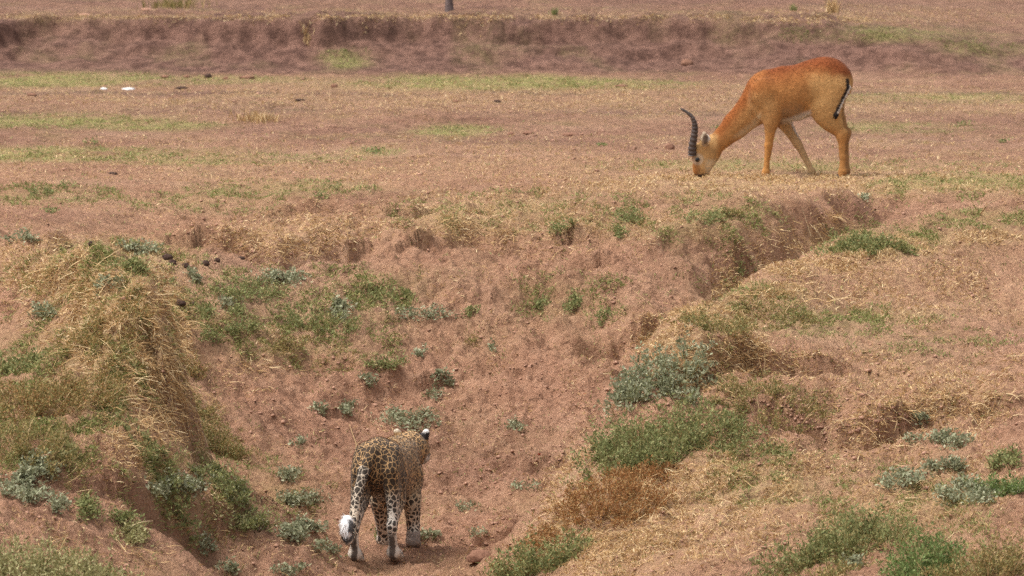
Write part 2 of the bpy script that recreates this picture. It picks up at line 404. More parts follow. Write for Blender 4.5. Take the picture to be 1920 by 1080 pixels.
# where the line of sight through each photograph pixel first meets the ground
_cy = np.concatenate([np.arange(33, 56, .02), np.arange(56, 95, .05)])
_cx = np.arange(-200, 2121, 4.0)
_u = (_cx - 960) / FPX
_hx = _u[:, None] * _cy[None] / math.cos(PITCH)
_hz = H(_hx, np.broadcast_to(_cy, _hx.shape))
_yy = np.broadcast_to(_cy, _hx.shape); _dz = _hz - CAMZ
_fw = _yy * math.cos(PITCH) - _dz * math.sin(PITCH); _up = _yy * math.sin(PITCH) + _dz * math.cos(PITCH)
_py = 540 - FPX * _up / _fw
_cm = np.minimum.accumulate(_py, axis=1)
def hit(px, py):
    px = np.atleast_1d(np.asarray(px, float)); py = np.atleast_1d(np.asarray(py, float))
    ci = np.clip(np.round((px + 200) / 4).astype(int), 0, len(_cx) - 1)
    Y = np.empty(len(px))
    order = np.argsort(ci, kind='stable'); cs = ci[order]
    bounds = np.flatnonzero(np.diff(cs)) + 1
    for idx in np.split(order, bounds):
        row = -_cm[ci[idx[0]]]
        Y[idx] = _cy[np.clip(np.searchsorted(row, -py[idx]), 0, len(_cy) - 1)]
    a, _ = ray_dir(px, py)
    X = a * Y
    return np.stack([X, Y, H(X, Y)], -1)

# ground cover painted by patches (photograph px centre, radii, amount); r = short green, g = straw litter
GREEN_PATCH = [(100, 150, 260, 14, .9), (420, 150, 160, 8, .5), (900, 155, 260, 14, .9), (1130, 158, 170, 10, .7), (60, 228, 220, 14, .8), (260, 235, 160, 10, .5), (100, 290, 260, 14, .6), (420, 300, 260, 12, .4), (1500, 310, 400, 12, .35),
               (1750, 185, 260, 10, .4), (1700, 240, 160, 10, .4), (850, 245, 90, 10, .5), (700, 285, 60, 8, .4), (90, 365, 140, 22, .6), (380, 380, 160, 22, .5), (530, 355, 180, 18, .5), (650, 110, 50, 18, .5), (1650, 65, 200, 16, .35), (1850, 90, 90, 14, .4),
               (1000, 400, 260, 45, .4), (1330, 410, 130, 50, .5), (1640, 450, 120, 28, .9), (1800, 350, 170, 26, .6), (1850, 410, 110, 20, .8), (540, 570, 220, 70, .55), (700, 540, 100, 40, .4), (600, 650, 160, 40, .4), (250, 480, 150, 30, .6),
               (1500, 600, 200, 30, .5), (1650, 590, 140, 18, .5), (1750, 640, 160, 30, .35), (1080, 560, 130, 50, .35), (1450, 900, 160, 60, .4), (1700, 960, 160, 90, .4), (100, 700, 160, 120, .7), (250, 650, 90, 120, .35), (60, 830, 140, 60, .6), (420, 920, 200, 70, .35), (150, 520, 150, 50, .3), (1400, 560, 120, 30, .5)]
STRAW_PATCH = [(700, 33, 700, 4, 2.5), (1500, 38, 160, 6, 2.0), (1330, 592, 70, 18, 1.6), (1420, 545, 80, 16, 1.6), (1520, 502, 90, 14, 1.6), (1640, 472, 110, 14, 1.4), (1800, 445, 150, 12, 1.2), (1250, 640, 50, 30, 1.2), (1450, 333, 240, 6, 2.2), (1380, 348, 300, 10, 1.0), (1450, 190, 700, 30, .5), (700, 180, 700, 28, .45), (400, 200, 500, 30, .25), (960, 300, 1100, 45, .2), (1450, 345, 500, 30, .4), (900, 400, 220, 40, .45), (550, 440, 160, 40, .55), (160, 500, 200, 60, .7), (250, 620, 110, 120, .8),
               (1600, 520, 260, 70, .3), (1320, 650, 120, 70, .7), (1250, 930, 230, 120, .75), (1120, 1030, 150, 60, .8), (1600, 720, 260, 60, .35), (1800, 560, 200, 60, .2), (1000, 30, 1200, 14, .4), (1620, 30, 220, 20, .6), (1200, 420, 160, 30, .4), (1650, 900, 250, 120, .4), (1780, 760, 120, 60, .5), (300, 820, 100, 80, .5)]
def patch_field(PX, PY, patches):
    f = np.zeros_like(PX)
    for cx, cy, rx, ry, a in patches:
        f = np.maximum(f, a * np.exp(-(((PX - cx) / rx) ** 2 + ((PY - cy) / ry) ** 2) ** 1.5))
    return f
def to_px(X, Y, Z):
    dz = Z - CAMZ
    fw = Y * math.cos(PITCH) - dz * math.sin(PITCH); up = Y * math.sin(PITCH) + dz * math.cos(PITCH)
    fw = np.where(fw < 5, 5, fw)
    return 960 + FPX * X / fw, 540 - FPX * up / fw
VX, VY, VZ = GX.ravel(), GY.ravel(), GZ.ravel()
PXv, PYv = to_px(VX, VY, VZ)
inr = (VY > 30) & (VY < 95)
cg = np.where(inr, patch_field(PXv, PYv, GREEN_PATCH), .15 + .3 * np.clip(fbm(VX * .2, VY * .2, 2, 80), 0, 1))
cs_ = np.where(inr, patch_field(PXv, PYv, STRAW_PATCH), .3)
cs_ = np.clip(cs_ * 1.25 + .26 * fbm(VX * .8, VY * .5, 3, 81) * 1.2 + .08, 0, 1)
cs_ *= 1 - .8 * sstep(74, 75, VY) * (1 - sstep(76.8, 77.4, VY)) - .45 * sstep(77.0, 78, VY)
cg = np.clip(cg * 1.25 * (1 + .9 * fbm(VX * .9, VY * .6, 3, 82)) + .10 * np.clip(fbm(VX * 1.5, VY * .9, 3, 87) - .1, 0, 1) * 3, 0, 1)
dk = sstep(73.5, 76, VY) * (1.0 - .38 * sstep(76.9, 77.6, VY)) + .40 * sstep(52, 62, VY) * (1 - sstep(73.5, 75, VY)) + .3 * np.clip(fbm(VX * .5, VY * .35, 3, 83), 0, 1) * sstep(53, 60, VY)
dk += .95 * np.exp(-((VY - 69.3 - .2 * perlin(VX * .5, VX * 0, 84)) / .28) ** 2) * sstep(-.3, .3, perlin(VX * .35, VX * 0 + 5, 85) + .25) + .75 * np.exp(-((VY - 64.2) / .45) ** 2) * sstep(0, .4, perlin(VX * .3, VX * 0 + 8, 86) + .1)  # dark streaks on the flat; the nearer one paints shading along the mound rim
cg *= 1 - .55 * sstep(54, 50, VY); cs_ *= 1 - .3 * sstep(53, 56, VY) - .25 * sstep(53, 50, VY)
cov = np.stack([cg, cs_, np.clip(dk, 0, 1), np.ones_like(cg)], -1)
ny, nx = GX.shape
ii = (np.arange(ny - 1)[:, None] * nx + np.arange(nx - 1)[None]).ravel()
quads = np.stack([ii, ii + 1, ii + nx + 1, ii + nx], -1)
ground = mesh_obj('ground', np.stack([VX, VY, VZ], -1), quads, np.full(len(quads), 4), M['soil'], attrs={'cover': ('FLOAT_COLOR', cov)})
tag(ground, 'dry reddish brown earth with an eroded gully and a far bank', kind='structure')

# ------------------------------------------------------------------ builders for blades, leaves, stems, lumps
def rand_unit(n):
    return unit(RNG.normal(size=(n, 3)))
def blades(P, D, L, Wd, bend):
    """tapering grass blades; P base, D direction, L length, bend = droop vector at the tip"""
    n = len(P)
    S = unit(np.cross(D, rand_unit(n)))
    w = (Wd * .5)[:, None]; L = L[:, None]
    mid = P + D * L * .55 + bend * .30; tip = P + D * L + bend
    V = np.stack([P - S * w, P + S * w, mid + S * w * .8, mid - S * w * .8, tip], 1).reshape(-1, 3)
    k = np.arange(n)[:, None] * 5
    F = np.concatenate([k + [[0, 1, 2, 3]], k + [[3, 2, 4]]], 1)      # quad then tri
    return V, F.ravel(), np.tile([4, 3], n)
def leaves(P, D, L, Wd, fold=.25):
    n = len(P); S = unit(np.cross(D, rand_unit(n))); U = np.cross(S, D)
    L = L[:, None]; w = (Wd * .5)[:, None]
    V = np.stack([P, P + D * L * .5 + S * w + U * w * fold, P + D * L, P + D * L * .5 - S * w + U * w * fold], 1).reshape(-1, 3)
    k = np.arange(n)[:, None] * 4
    return V, np.concatenate([k + [[0, 1, 2]], k + [[0, 2, 3]]], 1).ravel(), np.full(2 * n, 3)
def ribbons(path, Wd):
    """flat tapering stems along paths of shape (n, k, 3)"""
    n, k, _ = path.shape
    T = np.gradient(path, axis=1); S = unit(np.cross(T, rand_unit(n)[:, None, :]))
    tp = np.linspace(1, .35, k)[None, :, None] * (Wd * .5)[:, None, None]
    V = np.stack([path - S * tp, path + S * tp], 2).reshape(-1, 3)
    b = (np.arange(n)[:, None] * 2 * k + 2 * np.arange(k - 1)[None]).ravel()[:, None]
    F = b + [[0, 1, 3, 2]]
    return V, F.ravel(), np.full(len(F), 4)
def merge(*parts):
    V, F, C, off = [], [], [], 0
    for v, f, c in parts:
        V.append(v); F.append(np.asarray(f) + off); C.append(c); off += len(v)
    return np.concatenate(V), np.concatenate(F), np.concatenate(C)
def icosphere():
    import bmesh
    bm = bmesh.new(); bmesh.ops.create_icosphere(bm, subdivisions=3, radius=1)
    v = np.array([q.co[:] for q in bm.verts]); f = np.array([[q.index for q in p.verts] for p in bm.faces]); bm.free()
    return v, f
ICO_V, ICO_F = icosphere()

# ------------------------------------------------------------------ grass and litter (stuff)
def sample_patches(patches, dens, clump=True):
    out = []
    for cx, cy, rx, ry, a in patches:
        n = int(dens * a * rx * ry)
        r = np.sqrt(RNG.random(n)) * 1.05; th = RNG.random(n) * 2 * np.pi
        out.append(np.stack([cx + rx * r * np.cos(th), cy + ry * r * np.sin(th)], -1))
    q = np.concatenate(out)
    return q[(q[:, 1] > -20) & (q[:, 1] < 1120) & (q[:, 0] > -120) & (q[:, 0] < 2040)]
def grow_blades(name, q, lo, hi, lean, width, mat, label, thr, seed, flat=0.0, world_pts=None, dense=10**9, loose=0.0, freq=3.2):
    P = hit(q[:, 0], q[:, 1])
    if world_pts is not None: P = np.concatenate([P, world_pts])
    P[:, 0] += RNG.normal(size=len(P)) * .012; P[:, 1] += RNG.normal(size=len(P)) * .03; P[:, 2] = H(P[:, 0], P[:, 1]) - .004
    n = fbm(P[:, 0] * freq, P[:, 1] * freq * .7, 3, seed)
    thr = np.where(np.arange(len(P)) < dense, thr, loose)
    P = P[n + RNG.normal(size=len(P)) * .12 > thr]
    m = len(P); N = normal(P[:, 0], P[:, 1])
    D = unit(np.array([0, 0, 1.0]) * (1 - flat) + N * .4 + rand_unit(m) * lean)
    D[:, 2] = np.maximum(D[:, 2], -.2)
    D = unit(D)
    L = RNG.uniform(lo, hi, m) * (1 + .3 * RNG.random(m)); L *= np.where(P[:, 1] > 60, .8, 1)
    bend = rand_unit(m) * [1, 1, .3] * (L * .45)[:, None] + np.array([0, 0, -1]) * (L * .28)[:, None]
    V, F, C = blades(P, D, L, RNG.uniform(.6, 1.3, m) * width * np.clip(P[:, 1] / 42, 1, 1.7), bend)
    return tag(mesh_obj(name, V, F, C, mat), label, kind='stuff')
def world_pts(n, xr, yr):
    x = RNG.uniform(*xr, n); y = RNG.uniform(*yr, n)
    return np.stack([x, y, H(x, y)], -1)
wide = np.stack([RNG.uniform(-60, 1980, 64000), 325 + 780 * RNG.random(64000)], -1)
far = np.stack([RNG.uniform(-60, 1980, 22000), 140 + 200 * RNG.random(22000)], -1)
sp_ = sample_patches(STRAW_PATCH, .95)
grow_blades('short_dry_grass', np.concatenate([sp_, wide, far]), .012, .040, .95, .0048, M['straw'],
            'short dry straw coloured grass scattered over the soil', -.22, 90, .5, world_pts(9000, (-5, 5), (33.5, 56)), dense=len(sp_), loose=.16)
gw = np.stack([RNG.uniform(-60, 1980, 26000), 150 + 955 * RNG.random(26000)], -1)
gp_ = sample_patches(GREEN_PATCH, 1.7)
grow_blades('short_green_grass', np.concatenate([gp_, gw]), .014, .038, .8, .005, M['green_grass'],
            'short green and yellowing grass in patches on the soil', .06, 91, .3, world_pts(5000, (-5, 5), (33.5, 56)), dense=len(gp_), loose=.22, freq=4.6)

# long tangled straw hanging over the banks: centre, radii, number of stems
LONG = [(230, 620, 120, 90, 1000), (160, 520, 140, 40, 420), (280, 720, 70, 80, 480), (120, 640, 90, 60, 380), (250, 800, 90, 60, 350), (370, 800, 50, 60, 200), (340, 700, 22, 80, 260), (60, 560, 60, 50, 160),
        (1320, 700, 80, 35, 320), (1270, 680, 60, 40, 160), (1230, 900, 170, 70, 650), (1110, 1000, 120, 60, 620), (1300, 1000, 180, 70, 420), (1420, 680, 60, 25, 150), (1800, 770, 110, 35, 330), (1620, 800, 90, 60, 150), (1650, 1000, 140, 70, 240), (1720, 940, 80, 40, 120),
        (530, 470, 80, 40, 260), (610, 420, 60, 25, 120), (900, 430, 80, 35, 240), (1080, 450, 60, 30, 90), (1190, 440, 40, 25, 60), (1560, 430, 40, 40, 130), (1480, 440, 60, 30, 90), (470, 700, 50, 50, 130), (1320, 600, 60, 30, 180), (200, 1030, 130, 50, 120), (580, 600, 100, 40, 60), (1500, 560, 160, 40, 160), (1890, 700, 60, 40, 120), (330, 580, 30, 50, 200)]
qs = []
for cx, cy, rx, ry, n in LONG:
    r = np.sqrt(RNG.random(n)); th = RNG.random(n) * 6.283
    qs.append(np.stack([cx + rx * r * np.cos(th), cy + ry * r * np.sin(th)], -1))
q = np.concatenate(qs); P = hit(q[:, 0], q[:, 1]); m = len(P)
root = (np.arange(m) // 9) * 9                                    # two stems in three grow in tufts from a common root
intuft = RNG.random(m) < .65
P[intuft] = P[root[intuft]] + RNG.normal(size=(intuft.sum(), 3)) * [.012, .02, 0]
P[:, 2] = H(P[:, 0], P[:, 1])
N = normal(P[:, 0], P[:, 1], .12)
hang = np.array([0, -.25, -1.0]); hang = hang - N * (N @ hang)[:, None]
az_ = RNG.random(m) * 6.283
D = unit(hang * .35 + np.stack([np.cos(az_), np.sin(az_) * .6, RNG.normal(size=m) * .5], -1) + N * RNG.uniform(0, 1.0, m)[:, None])
L = RNG.uniform(.02, .095, m) * (1 + 1.0 * (RNG.random(m) < .12))
tt = np.linspace(0, 1, 5)
curl = rand_unit(m) * (L * .30)[:, None]
path = P[:, None] + D[:, None] * (L[:, None] * tt)[:, :, None] + curl[:, None] * (tt ** 2)[None, :, None] + np.array([0, 0, -.35])[None, None] * (L[:, None] * tt ** 2)[:, :, None]
gz = H(path[:, :, 0], path[:, :, 1])
path[:, :, 2] = np.maximum(path[:, :, 2], gz + .004 + RNG.random((m, 1)) * .03 * tt)
V, F, C = ribbons(path, RNG.uniform(.0028, .0058, m))
tag(mesh_obj('long_dry_grass', V, F, C, M['straw']), 'long bleached straw stems tangled over the gully banks', kind='stuff')

# crumbled soil and small clods (stuff)
v1, f1 = ICO_V, ICO_F
import bmesh
bm = bmesh.new(); bmesh.ops.create_icosphere(bm, subdivisions=1, radius=1)
cv = np.array([p.co[:] for p in bm.verts]); cf = np.array([[q_.index for q_ in p.verts] for p in bm.faces]); bm.free()
q = np.stack([RNG.uniform(-60, 1980, 2600), 330 + 770 * RNG.random(2600)], -1)
q2 = np.stack([RNG.normal(900, 220, 800), RNG.normal(830, 110, 800)], -1)
q3 = np.stack([RNG.normal(1560, 120, 700), RNG.normal(790, 50, 700)], -1)
q4 = np.stack([RNG.uniform(0, 1920, 900), RNG.uniform(135, 330, 900)], -1)
q = np.concatenate([q, q2, q3, q4]); q = q[(q[:, 1] < 1110) & (q[:, 1] > 60)]
P = hit(q[:, 0], q[:, 1]); m = len(P)
rad = .003 + .010 * RNG.random(m) ** 4
rad *= np.where(P[:, 1] > 52, 1.3, 1)
V = cv[None] * (1 + .35 * RNG.normal(size=(m, len(cv), 1))).clip(.5, 1.6) * rad[:, None, None] * [1.2, 1.2, .75] + P[:, None] + [0, 0, .0015]
F = (np.arange(m)[:, None, None] * len(cv) + cf[None]).ravel()
tag(mesh_obj('soil_crumbs', V.reshape(-1, 3), F, np.full(m * len(cf), 3), M['clod'], smooth=False), 'crumbled clods of dry brown soil lying on the ground', kind='stuff')



def tube(path, rad, seg=14):
    path = np.array(path); n = len(path); T = unit(np.gradient(path, axis=0))
    ref = np.array([.13, 1, .07]); A = unit(np.cross(T, ref)); B = np.cross(T, A)
    th = np.linspace(0, 2 * np.pi, seg, endpoint=False)
    V = (path[:, None] + np.array(rad)[:, None, None] * (A[:, None] * np.cos(th)[None, :, None] + B[:, None] * np.sin(th)[None, :, None])).reshape(-1, 3)
    F = [[i * seg + j, i * seg + (j + 1) % seg, (i + 1) * seg + (j + 1) % seg, (i + 1) * seg + j] for i in range(n - 1) for j in range(seg)]
    cnt = [4] * len(F); F = [v for f in F for v in f] + list(range(seg)) + list(range((n - 1) * seg, n * seg)); cnt += [seg, seg]
    return V, np.array(F), np.array(cnt)
def spline(P, n):
    P = np.array(P, float); t = np.linspace(0, len(P) - 1, n); i = np.clip(t.astype(int), 0, len(P) - 2); f = (t - i)[:, None]
    p0 = P[np.clip(i - 1, 0, len(P) - 1)]; p1 = P[i]; p2 = P[i + 1]; p3 = P[np.clip(i + 2, 0, len(P) - 1)]
    return .5 * (2 * p1 + (p2 - p0) * f + (2 * p0 - 5 * p1 + 4 * p2 - p3) * f ** 2 + (3 * p1 - p0 - 3 * p2 + p3) * f ** 3)
# ------------------------------------------------------------------ animals: one smooth skin from blended tapering limbs
def surface_nets(F, org, h):
    S = F < 0
    nx, ny, nz = F.shape
    c = [(i, j, k) for i in (0, 1) for j in (0, 1) for k in (0, 1)]
    sub = lambda A, o: A[o[0]:nx - 1 + o[0], o[1]:ny - 1 + o[1], o[2]:nz - 1 + o[2]]
    cnt = sum(sub(S, o).astype(np.int8) for o in c)
    act = (cnt > 0) & (cnt < 8)
    ci = np.argwhere(act)
    pos = np.zeros((len(ci), 3)); num = np.zeros(len(ci))
    for a in c:
        for ax in range(3):
            if a[ax] == 0:
                b = list(a); b[ax] = 1
                fa = F[ci[:, 0] + a[0], ci[:, 1] + a[1], ci[:, 2] + a[2]]; fb = F[ci[:, 0] + b[0], ci[:, 1] + b[1], ci[:, 2] + b[2]]
                m = (fa < 0) != (fb < 0)
                t = np.where(m, fa / np.where(m, fa - fb, 1), 0)
                p = np.array(a, float)[None] + np.eye(3)[ax][None] * t[:, None]
                pos += p * m[:, None]; num += m
    V = org + (ci + pos / num[:, None]) * h
    idx = -np.ones(act.shape, int); idx[tuple(ci.T)] = np.arange(len(ci))
    Q = []
    for ax in range(3):
        b1, b2 = [a for a in range(3) if a != ax]
        A = np.take(S, range(0, S.shape[ax] - 1), ax); B = np.take(S, range(1, S.shape[ax]), ax)
        e = np.argwhere(A != B)
        e = e[(e[:, b1] > 0) & (e[:, b2] > 0) & (e[:, b1] < F.shape[b1] - 1) & (e[:, b2] < F.shape[b2] - 1)]
        ins = S[tuple(e.T)]
        def cell(d1, d2):
            g = e.copy(); g[:, b1] -= d1; g[:, b2] -= d2; return idx[tuple(g.T)]
        q = np.stack([cell(1, 1), cell(0, 1), cell(0, 0), cell(1, 0)], -1)
        flip = ins if ax != 1 else ~ins
        q[~flip] = q[~flip][:, ::-1]
        Q.append(q)
    Q = np.concatenate(Q)
    return V, Q[(Q >= 0).all(1)]
def skin(prims, h, pad=.06):
    """prims: (a, b, ra, rb, flat, k) in metres; flat squeezes the cross-section along the lateral axis"""
    A = np.array([p[0] for p in prims]); B = np.array([p[1] for p in prims]); r = max(max(p[2], p[3]) for p in prims)
    lo = np.min([np.minimum(p[0], p[1]) - max(p[2], p[3]) for p in prims], 0) - pad
    hi = np.max([np.maximum(p[0], p[1]) + max(p[2], p[3]) for p in prims], 0) + pad
    n = np.ceil((hi - lo) / h).astype(int) + 1
    ax = [lo[i] + h * np.arange(n[i]) for i in range(3)]
    F = np.full(n, 1.0)
    for a, b, ra, rb, flat, k, lat in prims:
        a = np.array(a); b = np.array(b); R_ = max(ra, rb) + k + 2 * h
        i0 = [max(0, int((min(a[i], b[i]) - R_ - lo[i]) / h)) for i in range(3)]; i1 = [min(n[i], int((max(a[i], b[i]) + R_ - lo[i]) / h) + 2) for i in range(3)]
        g = np.stack(np.meshgrid(*[ax[i][i0[i]:i1[i]] for i in range(3)], indexing='ij'), -1)
        d = b - a; ll = max(d @ d, 1e-9)
        t = np.clip(((g - a) @ d) / ll, 0, 1)
        w = g - a - t[..., None] * d
        w[..., lat] /= flat
        dist = (np.sqrt((w ** 2).sum(-1)) - (ra + (rb - ra) * t)) * min(1, (1 + flat) / 2)
        s = tuple(slice(i0[i], i1[i]) for i in range(3))
        f0 = F[s]
        hh = np.clip(.5 + .5 * (f0 - dist) / k, 0, 1)
        F[s] = f0 * (1 - hh) + dist * hh - k * hh * (1 - hh)
    return surface_nets(F, lo, h)
def vnormals(V, Q):
    n = np.zeros_like(V); fn = np.cross(V[Q[:, 2]] - V[Q[:, 0]], V[Q[:, 3]] - V[Q[:, 1]])
    for i in range(4): np.add.at(n, Q[:, i], fn)
    return unit(n)
def fur(V, Q, n, length, width, flow, cols, extra=None, lift=.45):
    """short hairs lying along the coat"""
    N = vnormals(V, Q)
    fi = RNG.integers(0, len(Q), n); w = RNG.dirichlet([1, 1, 1, 1], n)
    P = (V[Q[fi]] * w[:, :, None]).sum(1); Nn = unit((N[Q[fi]] * w[:, :, None]).sum(1))
    fl = flow(P); fl = fl - Nn * (fl * Nn).sum(1, keepdims=True)
    D = unit(unit(fl) * (1 - lift) + Nn * lift + rand_unit(n) * .18)
    S = unit(np.cross(D, Nn)); L = length(P) * RNG.uniform(.6, 1.2, n)
    P0 = P - Nn * .001
    VV = np.stack([P0 - S * width, P0 + S * width, P0 + D * L[:, None]], 1).reshape(-1, 3)
    at_ = {k: (t_, np.repeat(d[Q[fi, 0]], 3, axis=0)) for k, (t_, d) in cols.items()}
    return VV, np.arange(3 * n), np.full(n, 3), at_
def blend(c, target, w):
    return c * (1 - w[:, None]) + np.array(target)[None] * w[:, None]

def coat_material(name):
    t = NT(name, .9, .05)
    a = t.n('ShaderNodeAttribute', attribute_name='coat'); P = t.n('ShaderNodeTexCoord').outputs['Object']
    n = t.noise(P, 55, 4, .7)
    c = t.mix(.55, a.outputs['Color'], t.mix(1.0, a.outputs['Color'], t.ramp(n, [(.3, (.55, .55, .55)), (.7, (1.35, 1.35, 1.35))]), 'MULTIPLY'))
    t.l(c, t.b.inputs['Base Color'])
    t.b.inputs['Sheen Weight'].default_value = .05; t.b.inputs['Sheen Roughness'].default_value = .5
    bp = t.n('ShaderNodeBump'); bp.inputs['Strength'].default_value = .4; bp.inputs['Distance'].default_value = .006
    t.l(t.noise(P, 140, 3, .6), bp.inputs['Height']); t.l(bp.outputs[0], t.b.inputs['Normal'])
    return t.m
M['puku_coat'] = coat_material('rufous_coat')
def spotted_material():
    t = NT('spotted_coat', .75, .15)
    a = t.n('ShaderNodeAttribute', attribute_name='coat'); sp = t.n('ShaderNodeAttribute', attribute_name='spots')
    sc = t.n('ShaderNodeSeparateColor'); t.l(sp.outputs['Color'], sc.inputs[0])     # r = size mix, g = strength
    P = t.n('ShaderNodeTexCoord').outputs['Object']
    nz = t.n('ShaderNodeTexNoise'); nz.inputs['Scale'].default_value = 26; t.l(P, nz.inputs['Vector'])
    vm = t.n('ShaderNodeVectorMath', operation='MULTIPLY_ADD'); t.l(nz.outputs['Color'], vm.inputs[0]); vm.inputs[1].default_value = (.022, .022, .022); t.l(P, vm.inputs[2])
    def vor(scale, feat):
        v = t.n('ShaderNodeTexVoronoi', feature=feat); v.inputs['Scale'].default_value = scale; v.inputs['Randomness'].default_value = .85
        t.l(vm.outputs[0], v.inputs['Vector']); return v.outputs['Distance']
    bd = t.math('SUBTRACT', vor(34, 'DISTANCE_TO_EDGE'), t.math('MULTIPLY', sc.outputs[2], .09)); big = t.smooth(bd, .025, .075)
    small = t.smooth(vor(41, 'DISTANCE_TO_EDGE'), .07, .13)
    core = t.smooth(vor(41, 'F1'), .34, .22)                      # tawny centre of each rosette
    small = t.math('SUBTRACT', small, t.math('MULTIPLY', core, .25), clamp=True)
    s = t.n('ShaderNodeMix', data_type='FLOAT'); t.l(sc.outputs[0], s.inputs[0]); t.l(small, s.inputs[2]); t.l(big, s.inputs[3])
    f = t.math('MULTIPLY', s.outputs[0], sc.outputs[1], clamp=True)
    c = t.mix(t.math('MULTIPLY', f, .94), a.outputs['Color'], (.022, .016, .013))
    t.l(c, t.b.inputs['Base Color'])
    t.b.inputs['Sheen Weight'].default_value = .1
    bp = t.n('ShaderNodeBump'); bp.inputs['Strength'].default_value = .4; bp.inputs['Distance'].default_value = .006
    t.l(t.noise(P, 140, 3, .6), bp.inputs['Height']); t.l(bp.outputs[0], t.b.inputs['Normal'])
    return t.m
M['leopard_coat'] = spotted_material()
t_ = NT('dark_eye', .12, .5); t_.b.inputs['Base Color'].default_value = (.008, .006, .005, 1); M['eye'] = t_.m
t_ = NT('ringed_horn', .55, .3); Pn = t_.n('ShaderNodeTexCoord').outputs['Object']
t_.l(t_.ramp(t_.noise(Pn, 30, 3), [(.3, (.035, .024, .02)), (.7, (.085, .06, .05))]), t_.b.inputs['Base Color']); M['horn'] = t_.m
t_ = NT('hoof_horn', .6, .3); t_.b.inputs['Base Color'].default_value = (.05, .035, .03, 1); M['hoof'] = t_.m

# ---- the antelope: coordinates read from its side view in mm, nose to the left, side -: towards the camera
def pk(x, y, s): return np.array([(x - 850) / 1000.0, s / 1000.0, (965 - y) / 1000.0])
pp = []
def pc(a, b, ra, rb, flat=1.0, k=.035): pp.append((pk(*a), pk(*b), ra / 1000, rb / 1000, flat, k, 1))
pc((800, 385, 0), (950, 365, 0), 182, 192, .80); pc((950, 365, 0), (1175, 288, 0), 192, 176, .82); pc((1175, 288, 0), (1255, 285, 0), 172, 122, .80)
pc((1090, 300, 0), (1200, 270, 0), 168, 162, .62); pc((770, 330, 0), (860, 330, 0), 135, 150, .6)
pc((740, 400, 0), (545, 590, 0), 146, 92, .64, .05); pc((545, 590, 0), (390, 735, 0), 92, 70, .70)
pc((335, 770, 0), (284, 905, 0), 84, 55, .60); pc((350, 815, 0), (318, 905, 0), 62, 36, .55); pc((280, 905, 0), (272, 925, 0), 52, 40, .75, .02)
pc((268, 775, 0), (255, 830, 0), 44, 36, 1.0, .02)
for s, dx in ((-1, 0), (1, 34)):
    # hind leg
    pc((1205 + dx * .4, 330, 74 * s), (1190 + dx * .5, 440, 88 * s), 138, 116, .56, .022)
    pc((1120 + dx * .5, 450, 80 * s), (1215 + dx, 560, 85 * s), 78, 66, .6)
    pc((1200 + dx, 520, 82 * s), (1290 + dx, 655, 84 * s), 88, 40, .62)
    pc((1322 + dx, 640, 84 * s), (1300 + dx, 680, 84 * s), 20, 34, .75, .02)
    pc((1295 + dx, 665, 84 * s), (1304 + dx, 820, 82 * s), 30, 20, .8, .02); pc((1304 + dx, 820, 82 * s), (1306 + dx, 925, 82 * s), 20, 25, .9, .015)
    pc((1304 + dx, 925, 82 * s), (1290 + dx, 962, 82 * s), 30, 27, .9, .015)
# near fore leg
pc((745, 365, -104), (800, 490, -106), 116, 72, .52, .022); pc((700, 430, -80), (730, 500, -84), 66, 58, .6, .022); pc((800, 470, -98), (792, 560, -92), 72, 56, .7); pc((790, 560, -92), (772, 735, -88), 48, 28, .8, .02)
pc((772, 735, -88), (758, 880, -86), 29, 19, .85, .015); pc((758, 880, -86), (752, 930, -86), 19, 25, .9, .015); pc((752, 930, -86), (738, 962, -86), 29, 26, .9, .015)
# far fore leg, stretched back
pc((790, 440, 90), (880, 560, 92), 100, 60, .6); pc((880, 560, 92), (985, 725, 90), 54, 31, .8, .02); pc((985, 725, 90), (1070, 885, 88), 31, 21, .85, .015); pc((1070, 885, 88), (1088, 930, 88), 21, 26, .9, .015); pc((1088, 930, 88), (1080, 962, 88), 28, 25, .9, .015)
# ears: cupped leaves
for s in (-1, 1):
    pc((312, 735, 46 * s), (318, 690, 88 * s), 22, 33, .5, .012); pc((318, 690, 88 * s), (312, 655, 112 * s), 31, 12, .45, .012)
# tail against the haunch
pc((1345, 232, -10), (1352, 320, -66), 22, 12, 1, .01); pc((1352, 320, -70), (1300, 420, -120), 12, 11, 1, .01); pc((1300, 420, -120), (1256, 515, -136), 11, 15, 1, .01); pc((1256, 515, -136), (1254, 545, -134), 15, 5, 1, .01)
V, Q = skin(pp, .0075)
V = V + .0025 * np.stack([perlin(V[:, 0] * 14, V[:, 2] * 14, 3), 0 * V[:, 0], perlin(V[:, 0] * 12, V[:, 2] * 12, 4)], -1)
mx = V[:, 0] * 1000 + 850; my = 965 - V[:, 2] * 1000; ms = V[:, 1] * 1000
C = np.tile([.42, .195, .055], (len(V), 1))
# back line height along the body
topy = np.interp(mx, [200, 330, 450, 610, 740, 900, 1000, 1150, 1250, 1370], [640, 680, 540, 340, 195, 150, 125, 105, 140, 220])
dep = my - topy
nz = perlin(V[:, 0] * 7, V[:, 2] * 7, 8) * 22 + perlin(V[:, 0] * 25, V[:, 2] * 25, 9) * 12
C = blend(C, (.36, .135, .03), sstep(330, 120, dep + nz) * sstep(600, 760, mx) * .8)
C = blend(C, (.20, .05, .010), sstep(190, 15, dep + nz) * sstep(650, 800, mx))
C = blend(C, (.28, .082, .014), sstep(190, 40, dep + nz) * sstep(800, 600, mx) * sstep(330, 420, mx))
C = blend(C, (.33, .13, .03), sstep(300, 380, my + nz) * sstep(1060, 980, mx) * sstep(780, 880, mx) * .35)
C = blend(C, (.50, .265, .085), sstep(1010, 1100, mx + nz) * sstep(190, 290, my + nz) * sstep(720, 560, my))
